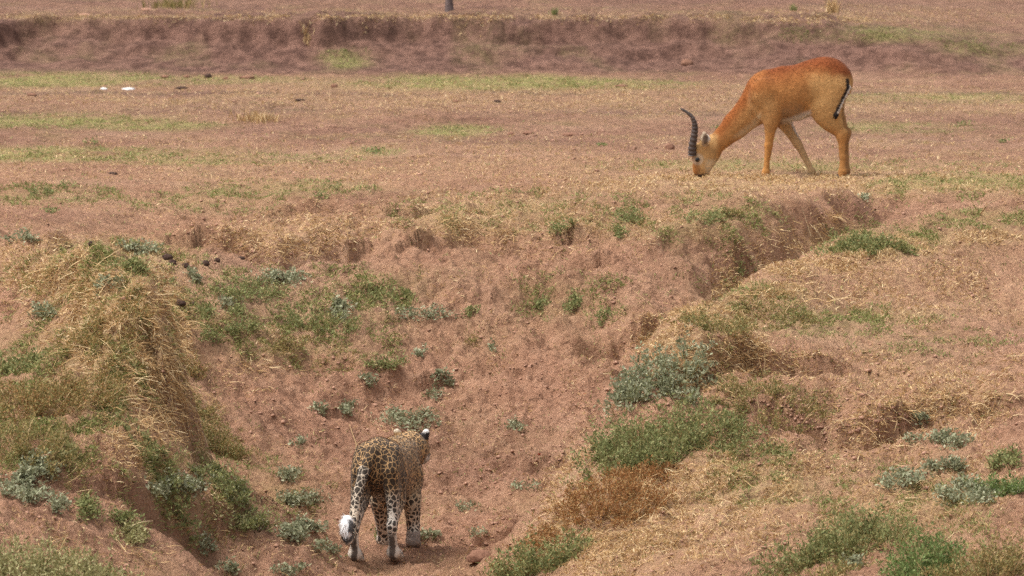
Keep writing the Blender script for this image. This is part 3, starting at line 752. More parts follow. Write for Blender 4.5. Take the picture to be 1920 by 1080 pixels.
C = blend(C, (.50, .26, .085), sstep(600, 660, mx) * sstep(850, 760, mx) * sstep(330, 420, my + nz) * sstep(640, 520, my) * .8)
C = blend(C, (.30, .20, .11), sstep(415, 490, my + nz) * sstep(850, 880, mx) * sstep(1040, 1000, mx) * .55)  # belly shade smudged into the coat colour
C = blend(C, (.62, .57, .53), sstep(505, 545, my + nz * .5 + (mx - 950) * .32) * sstep(845, 880, mx) * sstep(1090, 1050, mx) * sstep(640, 600, my))
C = blend(C, (.60, .44, .25), sstep(545, 600, my - (mx - 640) * -.9 + nz * .6) * sstep(430, 520, mx) * sstep(730, 690, mx) * sstep(720, 640, my) * .8)
leg = sstep(600, 680, my) * sstep(700, 740, mx)
C = blend(C, (.47, .205, .045), leg * (mx < 860)); C = blend(C, (.48, .215, .055), leg * (mx > 1180))
C = blend(C, (.53, .33, .15), sstep(560, 600, my) * ((mx > 860) & (mx < 1150) & (ms > 20)))
C = blend(C, (.66, .62, .60), sstep(545, 585, my) * sstep(720, 650, my) * ((mx > 920 + (my - 560) * .55) & (mx < 1120) & (ms > 20)) * .9)
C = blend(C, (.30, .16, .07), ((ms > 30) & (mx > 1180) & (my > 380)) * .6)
# head
hd = sstep(430, 380, mx) * sstep(640, 680, my)
C = blend(C, (.47, .26, .09), hd)
C = blend(C, (.34, .13, .025), hd * sstep(262, 240, mx + (my - 860) * -.1) * sstep(800, 830, my))
C = blend(C, (.62, .46, .27), hd * sstep(820, 860, my) * sstep(300, 340, mx) * .75)
C = blend(C, (.66, .55, .42), hd * sstep(52, 30, np.hypot(mx - 262, my - 838)) * .5)
C = blend(C, (.22, .08, .02), hd * sstep(34, 12, np.hypot((mx - 262) * 1.2, (my - 905) * .6)) * .7)
C = blend(C, (.10, .06, .045), hd * sstep(938, 955, my))
ear = sstep(52, 62, np.abs(ms)) * (my < 775) * (mx < 370) * (my > 630)
C = blend(C, (.48, .36, .24), ear * 1.0); C = blend(C, (.16, .11, .08), ear * sstep(26, 14, np.hypot(mx - 316, (my - 690) * .55))); C = blend(C, (.66, .60, .54), ear * sstep(332, 342, mx))
# tail: black outside, white inside
td = (ms < -105) & (mx > 1225) & (mx < 1350) & (my > 300) & (my < 590)
tl = np.interp(my, [232, 320, 420, 515, 570], [1345, 1352, 1300, 1256, 1254])
nearl = sstep(30, 18, np.abs(mx - tl)) * (ms < np.interp(my, [300, 320, 420, 515], [-68, -72, -120, -136])) * sstep(240, 265, my) * (my < 590) * (mx > 1220)
C = blend(C, (.03, .02, .017), nearl * (mx < tl + 1)); C = blend(C, (.55, .46, .38), nearl * (mx >= tl + 1) * (my < 520) * (my > 300)); C = blend(C, (.02, .015, .014), nearl * (my > 505))
mot = (perlin(V[:, 0] * 10, V[:, 2] * 10 + V[:, 1] * 6, 21) * .10 + perlin(V[:, 0] * 32, V[:, 2] * 26, 22) * .08)[:, None]; C = np.clip(C * (.95 + mot), 0, 1); C = C * .9 + C.mean(1, keepdims=True) * .1
C4 = np.concatenate([C, np.ones((len(C), 1))], 1)
g0 = hit(1430, 331)[0]
px_at = at(1460.5, 331, 52.8)
puku = empty('antelope', (px_at[0], 52.8, H(px_at[0], 52.8) - .012))
tag(puku, 'reddish brown antelope with ringed horns grazing head down on the flat', 'antelope')
mesh_obj('body', V, Q, np.full(len(Q), 4), M['puku_coat'], puku, attrs={'coat': ('FLOAT_COLOR', C4)})
VV, FF, CC, AT = fur(V, Q, 16000, lambda P: np.where(P[:, 2] > .35, .016, .008), .0022, lambda P: np.tile([.8, 0, -.6], (len(P), 1)), {'coat': ('FLOAT_COLOR', C4)}, lift=.28)
tag(mesh_obj('fur', VV, FF, CC, M['puku_coat'], puku, attrs=AT), kind='stuff')
for s in (-1, 1):
    hp = spline([pk(226, 806, 28 * s), pk(225, 745, 44 * s), pk(238, 665, 56 * s), pk(243, 600, 64 * s), pk(226, 542, 66 * s), pk(188, 503, 62 * s), pk(138, 474, 56 * s)], 90)
    u = np.linspace(0, 1, 90)
    rr = (27 * (1 - u) ** .8 + 4) / 1000 * (1 + .22 * (np.abs((u * 15) % 1 - .5) * 2 - .5) * sstep(.82, .7, u))
    mesh_obj('horn', *tube(hp, rr), M['horn'], puku)
    c = pk(260, 842, 44 * s + 2 * s)
    mesh_obj('eye', ICO_V * [.016, .008, .017] + c, ICO_F.ravel(), np.full(len(ICO_F), 3), M['eye'], puku)
for fx, fs in ((738, -86), (1080, 88), (1290, -82), (1324, 82)):
    for d in (-11, 11):
        hv = ICO_V * [.030, .012, .024]; hv = hv * np.where(ICO_V[:, 2:3] > 0, [.75, .85, 1], [1.1, 1, 1])
        mesh_obj('hoof', hv + pk(fx - 6, 962, fs + d), ICO_F.ravel(), np.full(len(ICO_F), 3), M['hoof'], puku)

# ---- the leopard: forward, right, up in metres, from the hips
lp = []
def lc(a, b, ra, rb, flat=1.0, k=.03): lp.append(((a[1], a[0], a[2]), (b[1], b[0], b[2]), ra, rb, flat, k, 0))
lc((-.03, 0, .505), (.22, 0, .455), .128, .150, .80); lc((.22, 0, .455), (.5, .005, .425), .150, .165, .80, .05); lc((.02, 0, .54), (.10, 0, .53), .095, .095, .9)
lc((.5, .005, .43), (.62, .01, .445), .155, .125, .85); lc((.46, 0, .515), (.58, .01, .525), .085, .085, 1.1)
lc((.58, .01, .47), (.80, .04, .510), .120, .092, .95, .04)
HX = .05
lc((.82, HX, .522), (.88, HX + .01, .52), .098, .086, 1.05, .03); lc((.88, HX + .01, .495), (.985, HX + .035, .475), .052, .04, 1.0, .02)
for s in (-1, 1): lc((.87, HX + s * .060, .485), (.89, HX + s * .055, .48), .044, .036, 1, .02)
for s in (-1, 1):
    lc((.845, HX + s * .070, .578), (.835, HX + s * .088, .610), .030, .021, 1.0, .01)
    # shoulder blade
    lc((.50, .07 * s, .50), (.60, .095 * s, .38), .062, .085, .7)
# hind legs: left one trailing
def hind(s, hip, knee, hock, foot, toe):
    lc((hip, .075 * s, .50), (knee * .6 + hip * .4, .095 * s, .40), .112, .088, .62); lc((knee * .6 + hip * .4, .095 * s, .40), (knee, .10 * s, .315), .088, .058, .66)
    lc((hip - .07, .085 * s, .46), (hip - .08, .098 * s, .33), .080, .048, .68); lc((hip - .05, .097 * s, .36), (hock, .10 * s, .20), .054, .031, .78)
    lc((knee, .10 * s, .315), (hock, .10 * s, .185), .056, .031, .78); lc((hock - .012, .10 * s, .19), (foot, .10 * s, .05), .029, .028, .9, .02)
    lc((foot, .10 * s, .045), (toe, .102 * s, .035), .036, .036, 1.15, .02)
    for d in (-.024, 0, .024): lc((toe, .102 * s + d, .028), (toe + .026, .102 * s + d * 1.1, .02), .02, .018, 1, .008)
hind(-1, -.03, .00, -.235, -.20, -.15)
hind(1, .00, .09, -.105, -.055, 0)
def fore(s, el, wr, paw, lift=False):
    lc((.56, .095 * s, .40), el, .088, .058, .8); lc(el, wr, .056, .038, .95, .025)
    lc(wr, paw, .036, .036, 1.0, .02)
    if lift:
        d = np.array(paw) - np.array(wr)
        lc(paw, (paw[0] - .02, paw[1], paw[2] - .025), .036, .032, 1.1, .02)
        for q_ in (-.027, -.009, .009, .027): lc((paw[0] - .015, paw[1] + q_, paw[2] - .03), (paw[0] + .012, paw[1] + q_ * 1.1, paw[2] - .048), .019, .016, 1, .008)
    else:
        lc(paw, (paw[0] + .04, paw[1], .035), .040, .036, 1.15, .02)
        for q_ in (-.027, -.009, .009, .027): lc((paw[0] + .05, paw[1] + q_, .03), (paw[0] + .085, paw[1] + q_ * 1.1, .022), .02, .018, 1, .008)
fore(1, (.53, .105, .275), (.585, .105, .135), (.545, .112, .085), True)
fore(-1, (.58, -.10, .275), (.70, -.095, .11), (.73, -.095, .05))
TAIL = spline([(-.12, -.01, .565), (-.18, -.05, .47), (-.225, -.085, .34), (-.27, -.098, .22), (-.31, -.108, .145), (-.36, -.112, .135), (-.385, -.114, .18), (-.375, -.114, .235)], 30)
trr = np.interp(np.linspace(0, 1, 30), [0, .15, .6, .8, .93, 1], [.040, .027, .024, .027, .038, .025])
for i in range(29): lc(TAIL[i], TAIL[i + 1], trr[i], trr[i + 1], 1.0, .012)
V, Q = skin(lp, .0062)
lx, ly, lz = V[:, 0], V[:, 1], V[:, 2]        # x right, y forward, z up
TL = TAIL[:, [1, 0, 2]]
dt_ = np.linalg.norm(V[:, None] - TL[None], axis=-1); ti = dt_.argmin(1); isT = sstep(.052, .044, dt_.min(1)) * (ti > 3) * (dt_.min(1) < np.interp(ti, np.arange(30), trr) + .012)
C = np.tile([.47, .275, .11], (len(V), 1))
C = blend(C, (.50, .29, .115), sstep(.46, .56, lz))
C = blend(C, (.54, .40, .245), sstep(.42, .30, lz)); C = blend(C, (.60, .51, .40), sstep(.30, .18, lz))
C = blend(C, (.70, .66, .60), sstep(.36, .30, lz) * (np.abs(lx) < .06) * (ly > .05) * (ly < .5))
C = blend(C, (.68, .62, .54), sstep(.02, -.04, ly) * sstep(.40, .28, lz) * .7)
hd = sstep(.78, .83, ly)
C = blend(C, (.53, .33, .13), hd * .6); C = blend(C, (.74, .70, .64), hd * sstep(.505, .475, lz)); C = blend(C, (.72, .68, .62), hd * sstep(.095, .125, np.abs(lx - .055)) * sstep(.56, .53, lz))
sp_big = np.clip(sstep(.16, .04, ly) + sstep(.36, .28, lz), 0, 1)
sp_str = np.ones(len(V))
sp_str = np.where(hd > .5, .75, sp_str)
# feet: dark soles and heels seen from behind
for hx, hy in ((-.10, -.225), (.10, -.08)):
    m_ = sstep(.15, .13, lz) * (np.abs(lx - hx) < .05) * sstep(hy + .035, hy + .012, ly)
    core = m_ * sstep(.022, .014, np.abs(lx - hx + .008 * perlin(lz * 40, ly * 40, 12))) * .92; C = blend(C, (.065, .045, .035), core); sp_str = sp_str * (1 - m_)
m_ = (lx > .05) & (ly > .46) & (ly < .60) & (lz < .11); C = blend(C, (.30, .24, .20), m_ * 1.0); sp_str = np.where(m_, .25, sp_str)
sp_str = sp_str * np.where(lz < .03, .2, 1)
# ears: black backs, white tips
for s in (-1, 1):
    e = np.array([HX + s * .082, .838, .600]); m_ = sstep(.048, .036, np.linalg.norm(V - e, axis=1)) * (lz > .572)
    C = blend(C, (.03, .024, .022), m_ * (1.0 if s > 0 else .25)); sp_str = sp_str * (1 - m_)
    C = blend(C, (.74, .70, .64) if s > 0 else (.52, .42, .30), m_ * sstep(.608, .620, lz))
# tail: white curl with black bars
C = blend(C, (.66, .54, .40), isT * 1.0)
wt = isT * sstep(19.5, 22, ti); C = blend(C, (.92, .91, .90), wt); sp_str = sp_str * (1 - wt)
for c0, w0 in ((19.0, .9), (22.6, .8)):
    C = blend(C, (.03, .024, .022), isT * sstep(w0 + .5, w0, np.abs(ti - c0)) * .9)
C = blend(C, (.03, .024, .022), isT * sstep(-.106, -.094, lx) * sstep(23.0, 24.0, ti) * (perlin(lz * 18, ly * 18, 3) > -.12) * .9)
dust = perlin(lx * 9, lz * 9 + ly * 5, 14)[:, None] * .06; C = np.clip(C * (1.0 + dust) , 0, 1); C = C * .9 + C.mean(1, keepdims=True) * .1
C4 = np.concatenate([C, np.ones((len(C), 1))], 1)
S4 = np.stack([sp_big, sp_str, sstep(.42, .24, lz) * .75, 1 + 0 * sp_big], -1)
lpos = hit(709, 1052)[0]
YAW = R(-8.5)
leo = empty('leopard', (lpos[0], lpos[1], 0)); leo.rotation_euler = (0, 0, YAW)
def lw(x, y): return lpos[0] + x * math.cos(YAW) - y * math.sin(YAW), lpos[1] + x * math.sin(YAW) + y * math.cos(YAW)
gz_ = [float(H(*lw(*p))) for p in ((-.1, -.18), (.1, -.02), (.108, .55), (-.095, .78))]
pitch = math.atan2((gz_[2] + gz_[3]) / 2 - (gz_[0] + gz_[1]) / 2, .76)
leo.rotation_mode = 'XYZ'; leo.rotation_euler = (pitch, 0, YAW)
leo.scale = (.94, 1.0, 1.05); leo.location.z = (gz_[0] + gz_[1]) / 2 + .1 * math.sin(pitch) - .004
tag(leo, 'spotted leopard walking away up the gully, tail tip white and curled', 'leopard')
cols = {'coat': ('FLOAT_COLOR', C4), 'spots': ('FLOAT_COLOR', S4)}
mesh_obj('body', V, Q, np.full(len(Q), 4), M['leopard_coat'], leo, attrs=cols)
VV, FF, CC, AT = fur(V, Q, 22000, lambda P: np.where(np.linalg.norm(P - TL[27], axis=1) < .10, .03, np.where(P[:, 2] > .2, .014, .008)), .0018, lambda P: np.tile([0, -.6, -.8], (len(P), 1)), cols, lift=.3)
tag(mesh_obj('fur', VV, FF, CC, M['leopard_coat'], leo, attrs=AT), kind='stuff')
for s in (-1, 1):
    mesh_obj('eye', ICO_V * .012 + [HX + .012 + s * .038, .945, .527], ICO_F.ravel(), np.full(len(ICO_F), 3), M['eye'], leo)

# ------------------------------------------------------------------ plants, each one a thing (> stems, leaves)
LEAFDIM = {'blue': (.022, .013), 'green': (.022, .010), 'olive': (.018, .007), 'rust': (.015, .007), 'pale': (.023, .010), 'bright': (.023, .009)}
def finish_plant(name, base, stems, lv, leafmat, stemmat, label, cat, group=None):
    o = empty(name, base)
    V, F, C = stems; tag(mesh_obj('stems', V - base, F, C, stemmat, o), kind='stuff')
    V, F, C = lv; tag(mesh_obj('leaves', V - base, F, C, leafmat, o), kind='stuff')
    return tag(o, label, cat, group)
def mat_plant(px, py, w, h, kind, label, name='creeping_herb', cat='plant', dens=.17, up=.035, group=None):
    """low herb creeping over the ground inside a spot w x h photograph pixels wide"""
    c = hit(px, py)[0]; s = c[1] / FPX
    n = max(60, int(w * h * dens)); k = max(6, int(math.sqrt(w * h) / 5))
    th = RNG.random(k) * 6.283; rr = np.sqrt(RNG.random(k))
    ccx = px + w * .42 * rr * np.cos(th); ccy = py + h * .40 * rr * np.sin(th)                    # rosettes
    ci = RNG.integers(0, k, n)
    q = np.stack([ccx[ci] + RNG.normal(size=n) * w * .085, ccy[ci] + RNG.normal(size=n) * max(h * .10, 2.0)], -1)
    P = hit(q[:, 0], q[:, 1])
    lim = max(w * s * 1.3, .12)
    ok = np.abs(P[:, 1] - c[1]) < lim
    if ok.sum() < 40:                                           # the spot sits on an edge: spread it on the ground round its centre
        P = c + RNG.normal(size=(n, 3)) * [w * s * .25, w * s * .25, 0]; ok = np.ones(n, bool)
    P = P[ok]; n = len(P)
    P[:, :2] += RNG.normal(size=(n, 2)) * .006; P[:, 2] = H(P[:, 0], P[:, 1])
    hh = up * RNG.random(n) ** 1.3 * np.clip(w * s / .15, .5, 1.3)
    N = normal(P[:, 0], P[:, 1]); P0 = P.copy()
    P = P + N * (hh + .003)[:, None]
    D = unit(rand_unit(n) * [1, 1, .6] + np.array([0, -.15, .45]))
    a, b = LEAFDIM[kind]
    L = a * RNG.uniform(.7, 1.35, n); lv = leaves(P, D, L, b * RNG.uniform(.7, 1.3, n))
    m = max(4, n // 6); j = RNG.integers(0, n, m); j2 = (j + RNG.integers(1, 6, m)) % n
    A = P0[j]; B = P[j]; mid = (A + B) / 2 + RNG.normal(size=(m, 3)) * .006
    path = np.stack([A - [0, 0, .004], mid, B], 1)
    return finish_plant(name, c, ribbons(path, np.full(m, .0035)), lv, M[kind], M['green_stem'], label, cat, group)
def shrub(px, py, w, h, kind, label, name='leafy_shrub', cat='shrub', dens=.25, lean=0.0, mix=None, upright=.55):
    """bushy shrub standing at (px, py), w wide and h high in photograph pixels"""
    c = hit(px, py)[0]; s = c[1] / FPX
    W = w * s * 1.2; Hh = h * s * .74
    k = max(14, int(w * h / 75))
    th = RNG.random(k) * 6.283; rr = np.sqrt(RNG.random(k)) * .5 * W
    lob = 1 + .35 * np.sin(th * 3 + px) + .2 * np.sin(th * 5 + py)
    bx = c[0] + rr * np.cos(th) * .9 * lob; by = c[1] + rr * np.sin(th) * .8 * lob
    A = np.stack([bx, by, H(bx, by) - .006], -1)
    prof = np.sqrt(np.clip(1 - (rr / (.54 * W)) ** 2, .06, 1))
    T = A + np.stack([rr * np.cos(th) * .38 + RNG.normal(size=k) * .03 + lean * Hh, rr * np.sin(th) * .35 + RNG.normal(size=k) * .03, Hh * prof * RNG.uniform(.15, 1.0, k) * (1 + .5 * (RNG.random(k) < .12))], -1)
    tt = np.linspace(0, 1, 5)
    bow = rand_unit(k) * (.12 * np.linalg.norm(T - A, axis=1))[:, None]
    path = A[:, None] + (T - A)[:, None] * tt[None, :, None] + bow[:, None] * np.sin(tt * 3.14159)[None, :, None]
    stems = ribbons(path, RNG.uniform(.0035, .007, k))
    n = int(w * h * dens)
    si = RNG.integers(0, k, n); u = RNG.random(n) ** .75 * .88 + .12
    f = u * 4; i0 = np.clip(f.astype(int), 0, 3); fr = (f - i0)[:, None]
    P = path[si, i0] * (1 - fr) + path[si, i0 + 1] * fr
    out = rand_unit(n); P = P + out * (RNG.random(n) ** .7 * .020)[:, None]
    P[:, 2] = np.maximum(P[:, 2], H(P[:, 0], P[:, 1]) + .004)
    D = unit(out * .8 + np.array([0, 0, upright]) + rand_unit(n) * .4)
    a, b = LEAFDIM[kind]
    lv = leaves(P, D, a * RNG.uniform(.6, 1.4, n), b * RNG.uniform(.6, 1.4, n))
    o = finish_plant(name, c, stems, lv, M[kind], M['stem'] if kind in ('rust', 'olive') else M['green_stem'], label, cat)
    if mix:                                                     # seed heads or a second leaf colour
        mk, fr_ = mix; n2 = int(n * fr_); j = RNG.integers(0, n, n2)
        P2 = P[j] + rand_unit(n2) * .012 + [0, 0, .006]
        V, F, C = leaves(P2, rand_unit(n2), .011 * RNG.uniform(.6, 1.3, n2), .007 * RNG.uniform(.6, 1.3, n2))
        tag(mesh_obj('seed_heads', V - c, F, C, M[mk], o), kind='stuff')
    return o

SHRUBS = [
 (1262, 700, 130, 70, 'blue', 'blue grey leafy shrub at the upper end of the gully lip', dict(mix=('green', .2))),
 (1190, 748, 85, 70, 'blue', 'narrow blue grey shrub just below the larger blue grey one', dict(mix=('green', .35))),
 (1190, 868, 165, 115, 'green', 'large dark green shrub directly above the rusty brown shrub', dict(mix=('pale', .15))),
 (1310, 828, 190, 85, 'green', 'spreading green shrub right of the large dark one, under the earth step', dict(mix=('olive', .35))),
 (1440, 790, 165, 70, 'olive', 'olive green scrub mixed with straw at the foot of the earth step', dict(mix=('green', .5))),
 (1135, 945, 175, 85, 'rust', 'rusty orange brown dry shrub on the gully lip', dict(mix=('olive', .08), dens=.55)),
 (1195, 905, 100, 45, 'rust', 'small rusty dry bush tucked behind the big rusty shrub', dict(mix=('olive', .1), dens=.5)),
 (1012, 1072, 125, 110, 'green', 'dark green shrub at the bottom of the gully below the rusty shrub', dict(mix=('rust', .25))),
 (1345, 618, 120, 45, 'olive', 'low olive scrub on the far crest of the right mound, left half', dict(mix=('green', .6))),
 (1440, 600, 120, 45, 'olive', 'low olive scrub on the far crest of the right mound, right half', dict(mix=('green', .6))),
 (1575, 1035, 180, 120, 'green', 'olive tinged green shrub in the lower right below the bare earth', dict(mix=('olive', .6))),
 (1742, 1090, 120, 140, 'bright', 'dense bright green shrub at the bottom edge on the right', dict(mix=('green', .3))),
 (1865, 1085, 150, 120, 'olive', 'brownish olive shrub in the bottom right corner', dict(mix=('green', .4))),
 (1540, 1088, 130, 50, 'olive', 'low olive bush cut by the bottom edge right of centre', dict(mix=('green', .4))),
 (45, 770, 150, 90, 'olive', 'brown olive scrub low on the left bank at the left edge', dict(mix=('rust', .5))),
 (60, 850, 150, 80, 'olive', 'brown olive scrub on the left bank just above the blue green mats', dict(mix=('green', .4))),
 (150, 745, 120, 70, 'olive', 'thin olive scrub in the middle of the left bank', dict(mix=('rust', .3), dens=.28)),
 (30, 700, 90, 60, 'green', 'small green bush high on the left bank at the left edge', dict(mix=('olive', .4))),
 (405, 855, 85, 105, 'olive', 'tall olive bush standing at the corner where the left bank ends', dict(mix=('green', .7), dens=.35)),
 (372, 770, 70, 60, 'olive', 'small olive bush hanging over the dark hollow of the left bank', dict(mix=('green', .4), dens=.3)),
 (352, 700, 50, 60, 'olive', 'wispy olive bush clinging to the steep edge of the left bank', dict(mix=('rust', .3), dens=.3)),
 (300, 905, 110, 55, 'green', 'feathery green bush under the dark hollow of the left bank', dict(dens=.33)),
 (430, 925, 95, 60, 'green', 'grey green bush at the foot of the left bank facing the leopard', dict(mix=('blue', .5), dens=.35)),
 (200, 640, 120, 45, 'olive', 'flat olive scrub amid the straw on top of the left bank', dict(mix=('rust', .3), dens=.3)),
 (592, 608, 105, 50, 'green', 'dark green bush in the middle of the slope behind the left bank', dict(mix=('olive', .15), dens=.2)),
 (600, 668, 140, 30, 'olive', 'low olive bush below the dark green bush on the slope', dict(mix=('green', .6), dens=.16)),
 (728, 562, 75, 36, 'green', 'green bush at the upper right of the leafy patch on the slope', dict(mix=('olive', .2), dens=.22)),
 (1630, 468, 110, 38, 'green', 'bright green bush lying in the notch behind the right mound', dict(mix=('olive', .4), dens=.4)),
 (1880, 930, 90, 55, 'bright', 'green bush near the right edge above the bottom corner shrub', dict(mix=('blue', .4), dens=.35)),
]
MATS = [
 (767, 793, 105, 42, 'blue', 'broad grey green mat of leaves just above the leopard'),
 (556, 836, 34, 24, 'blue', 'small grey green cushion left of the leopard on bare soil'),
 (652, 772, 40, 26, 'blue', 'grey green cushion below the earth ledge, nearest its left end'),
 (600, 772, 32, 22, 'blue', 'small grey green sprig left of the cushions under the earth ledge'),
 (830, 714, 46, 28, 'blue', 'grey green cushion alone in the middle of the central slope'),
 (813, 745, 34, 18, 'blue', 'tiny grey green cushion just under the one in mid slope'),
 (688, 718, 44, 18, 'blue', 'thin grey green mat on the face of the earth ledge'),
 (790, 665, 34, 20, 'blue', 'grey green tuft at the top end of the earth ledge'),
 (725, 688, 95, 24, 'green', 'bright green streak of leaves along the top of the earth ledge'),
 (640, 590, 58, 44, 'blue', 'blue green cushion against the right of the dark green bush'),
 (470, 548, 150, 52, 'green', 'wide green leafy mat at the upper left of the slope patch'),
 (545, 525, 120, 30, 'blue', 'grey green mat along the top of the slope patch'),
 (410, 590, 85, 34, 'green', 'green mat on the pale spur behind the left bank'),
 (450, 622, 80, 28, 'green', 'green mat lower on the pale spur beside the straw'),
 (390, 636, 60, 22, 'green', 'small green mat at the edge of the left bank, lowest on the spur'),
 (535, 655, 85, 30, 'olive', 'yellowish olive mat left of the low olive bush on the slope'),
 (880, 591, 42, 18, 'green', 'small green tuft in the middle of the upper bare slope'),
 (890, 646, 36, 22, 'olive', 'small olive tuft on bare soil right of the earth ledge'),
 (926, 655, 20, 14, 'blue', 'tiny pale sprig beside the small olive tuft'),
 (745, 637, 40, 12, 'olive', 'thin olive streak on bare soil above the earth ledge'),
 (790, 595, 120, 16, 'blue', 'thin grey green runner stretching across the upper slope'),
 (1068, 575, 62, 36, 'green', 'green tuft high on the slope below the antelope'),
 (1132, 598, 30, 42, 'green', 'narrow green tuft near the dead curved stem'),
 (1012, 575, 46, 22, 'green', 'small green tuft left of the one below the antelope'),
 (962, 803, 46, 20, 'blue', 'flat grey green mat right of the leopard on bare soil'),
 (985, 915, 50, 12, 'blue', 'thin grey green mat in the gully left of the rusty shrub'),
 (885, 958, 60, 8, 'blue', 'faint grey green streak on the gully floor right of the leopard'),
 (895, 1005, 36, 10, 'blue', 'tiny grey green sprig on the gully floor near the bottom'),
 (720, 1010, 60, 46, 'green', 'green tuft on the ground between the legs of the leopard'),
 (795, 1012, 56, 18, 'blue', 'grey green tuft beside the front paw of the leopard'),
 (205, 540, 50, 26, 'blue', 'blue green cushion on top of the left bank'),
 (90, 590, 60, 24, 'blue', 'blue green cushion left of a dark crack on the left bank'),
 (362, 522, 44, 24, 'blue', 'grey green cushion beside the dung lumps'),
 (250, 472, 130, 26, 'blue', 'wide grey green mat on the flat behind the left bank'),
 (225, 462, 60, 18, 'green', 'bright green mat within the flat behind the left bank'),
 (245, 505, 90, 26, 'green', 'green mat below the wide grey green one on the flat'),
 (312, 533, 42, 20, 'green', 'small dark green clump left of the cushion by the dung'),
 (420, 575, 60, 12, 'blue', 'thin grey runner crossing the pale spur'),
 (40, 450, 80, 22, 'blue', 'grey green mat at the left edge above the left bank'),
 (60, 885, 100, 52, 'blue', 'large blue green mat at the left edge, upper of two'),
 (45, 930, 105, 46, 'blue', 'large blue green mat at the left edge, lower of two'),
 (112, 862, 70, 22, 'pale', 'pale green strip of leaves under the olive scrub'),
 (110, 955, 62, 26, 'blue', 'small blue green mat trailing right of the two large mats'),
 (318, 920, 120, 34, 'blue', 'grey green mat in front of the feathery green bush'),
 (530, 898, 80, 20, 'blue', 'thin grey green mat on the slope left of the leopard'),
 (545, 942, 150, 26, 'blue', 'long grey green mat sloping down towards the leopard'),
 (566, 998, 120, 42, 'blue', 'thick green mat left of the tail of the leopard'),
 (605, 1036, 66, 22, 'blue', 'small mat under the thick one left of the leopard'),
 (440, 985, 100, 24, 'pale', 'pale dry mat in the lower left on a low ridge'),
 (232, 978, 66, 28, 'green', 'green mat left of the small hollow in the lower left'),
 (245, 1012, 92, 34, 'pale', 'pale green mat below the small hollow in the lower left'),
 (380, 1038, 34, 26, 'blue', 'lone grey green sprig on bare ground in the lower left'),
 (425, 1074, 60, 14, 'blue', 'grey green mat at the bottom edge, left of a second one'),
 (540, 1075, 70, 14, 'blue', 'grey green mat at the bottom edge nearest the leopard'),
 (160, 960, 60, 50, 'green', 'dark green mat down the gully of the lower left bank'),
 (1690, 905, 88, 38, 'blue', 'blue green mat with a thick clump below the bare earth, left'),
 (1782, 832, 100, 30, 'blue', 'long blue green mat on the bank in the right, uppermost'),
 (1722, 803, 36, 18, 'blue', 'tiny blue green sprig above the long mat at right'),
 (1714, 828, 36, 18, 'blue', 'tiny blue green sprig left of the long mat at right'),
 (1768, 880, 84, 38, 'blue', 'blue green mat under the long mat at right'),
 (1805, 930, 120, 50, 'blue', 'blue green mat behind the dense bright green shrub'),
 (1885, 872, 80, 40, 'green', 'green mat at the right edge below the bare bank'),
 (1605, 1060, 62, 16, 'blue', 'pale blue green sprig beside the bottom edge at right'),
 (1625, 376, 28, 20, 'blue', 'blue green plant in the notch behind the antelope'),
 (1395, 512, 34, 18, 'green', 'dark green sprig on the shaded gully side at right'),
 (1330, 412, 90, 30, 'green', 'green leafy patch on the rim below the antelope'),
 (1185, 412, 80, 34, 'green', 'green leafy patch on the rim left of the antelope'),
 (1160, 440, 40, 26, 'green', 'dark green tuft over the edge of the rim'),
 (1375, 400, 60, 26, 'olive', 'olive patch on the rim right under the near foreleg'),
 (1050, 430, 60, 30, 'green', 'thin green patch on the rim in the centre'),
 (600, 372, 40, 14, 'green', 'green tuft at the top of the small hollow at left'),
 (620, 352, 46, 12, 'green', 'faint green tuft just beyond the small hollow at left'),
 (80, 365, 60, 18, 'green', 'dark green tuft on the flat at the far left'),
 (130, 352, 40, 12, 'green', 'small green tuft right of the dark one at far left'),
 (95, 400, 30, 14, 'green', 'little green tuft above a bare patch at far left'),
 (175, 273, 38, 12, 'green', 'small dark plant on the open flat at far left'),
 (698, 287, 36, 12, 'bright', 'bright green plant on the open flat left of centre'),
 (846, 246, 44, 10, 'green', 'flat green plant on the open flat in the centre'),
 (1131, 274, 18, 16, 'green', 'tiny green sprig on the flat left of the horns'),
 (1348, 242, 22, 10, 'green', 'tiny green plant behind the neck of the antelope'),
 (1805, 236, 34, 8, 'green', 'small green plant on the flat right of the antelope'),
 (1880, 268, 26, 8, 'green', 'small green plant on the flat at the right edge'),
]
for a in SHRUBS: shrub(*a[:6], **a[6])
for a in MATS: mat_plant(*a)
def sprays(px, py, w, h, label):
    """tall straggling plant with long pale flower stalks"""
    o = shrub(px, py, w, h, 'pale', label, name='straggling_weed', cat='plant', dens=.16, upright=.3)
    return o
sprays(70, 1090, 190, 120, 'pale yellow green straggling weed in the bottom left corner')
sprays(175, 1085, 130, 70, 'pale straggling weed right of the one in the bottom left corner')

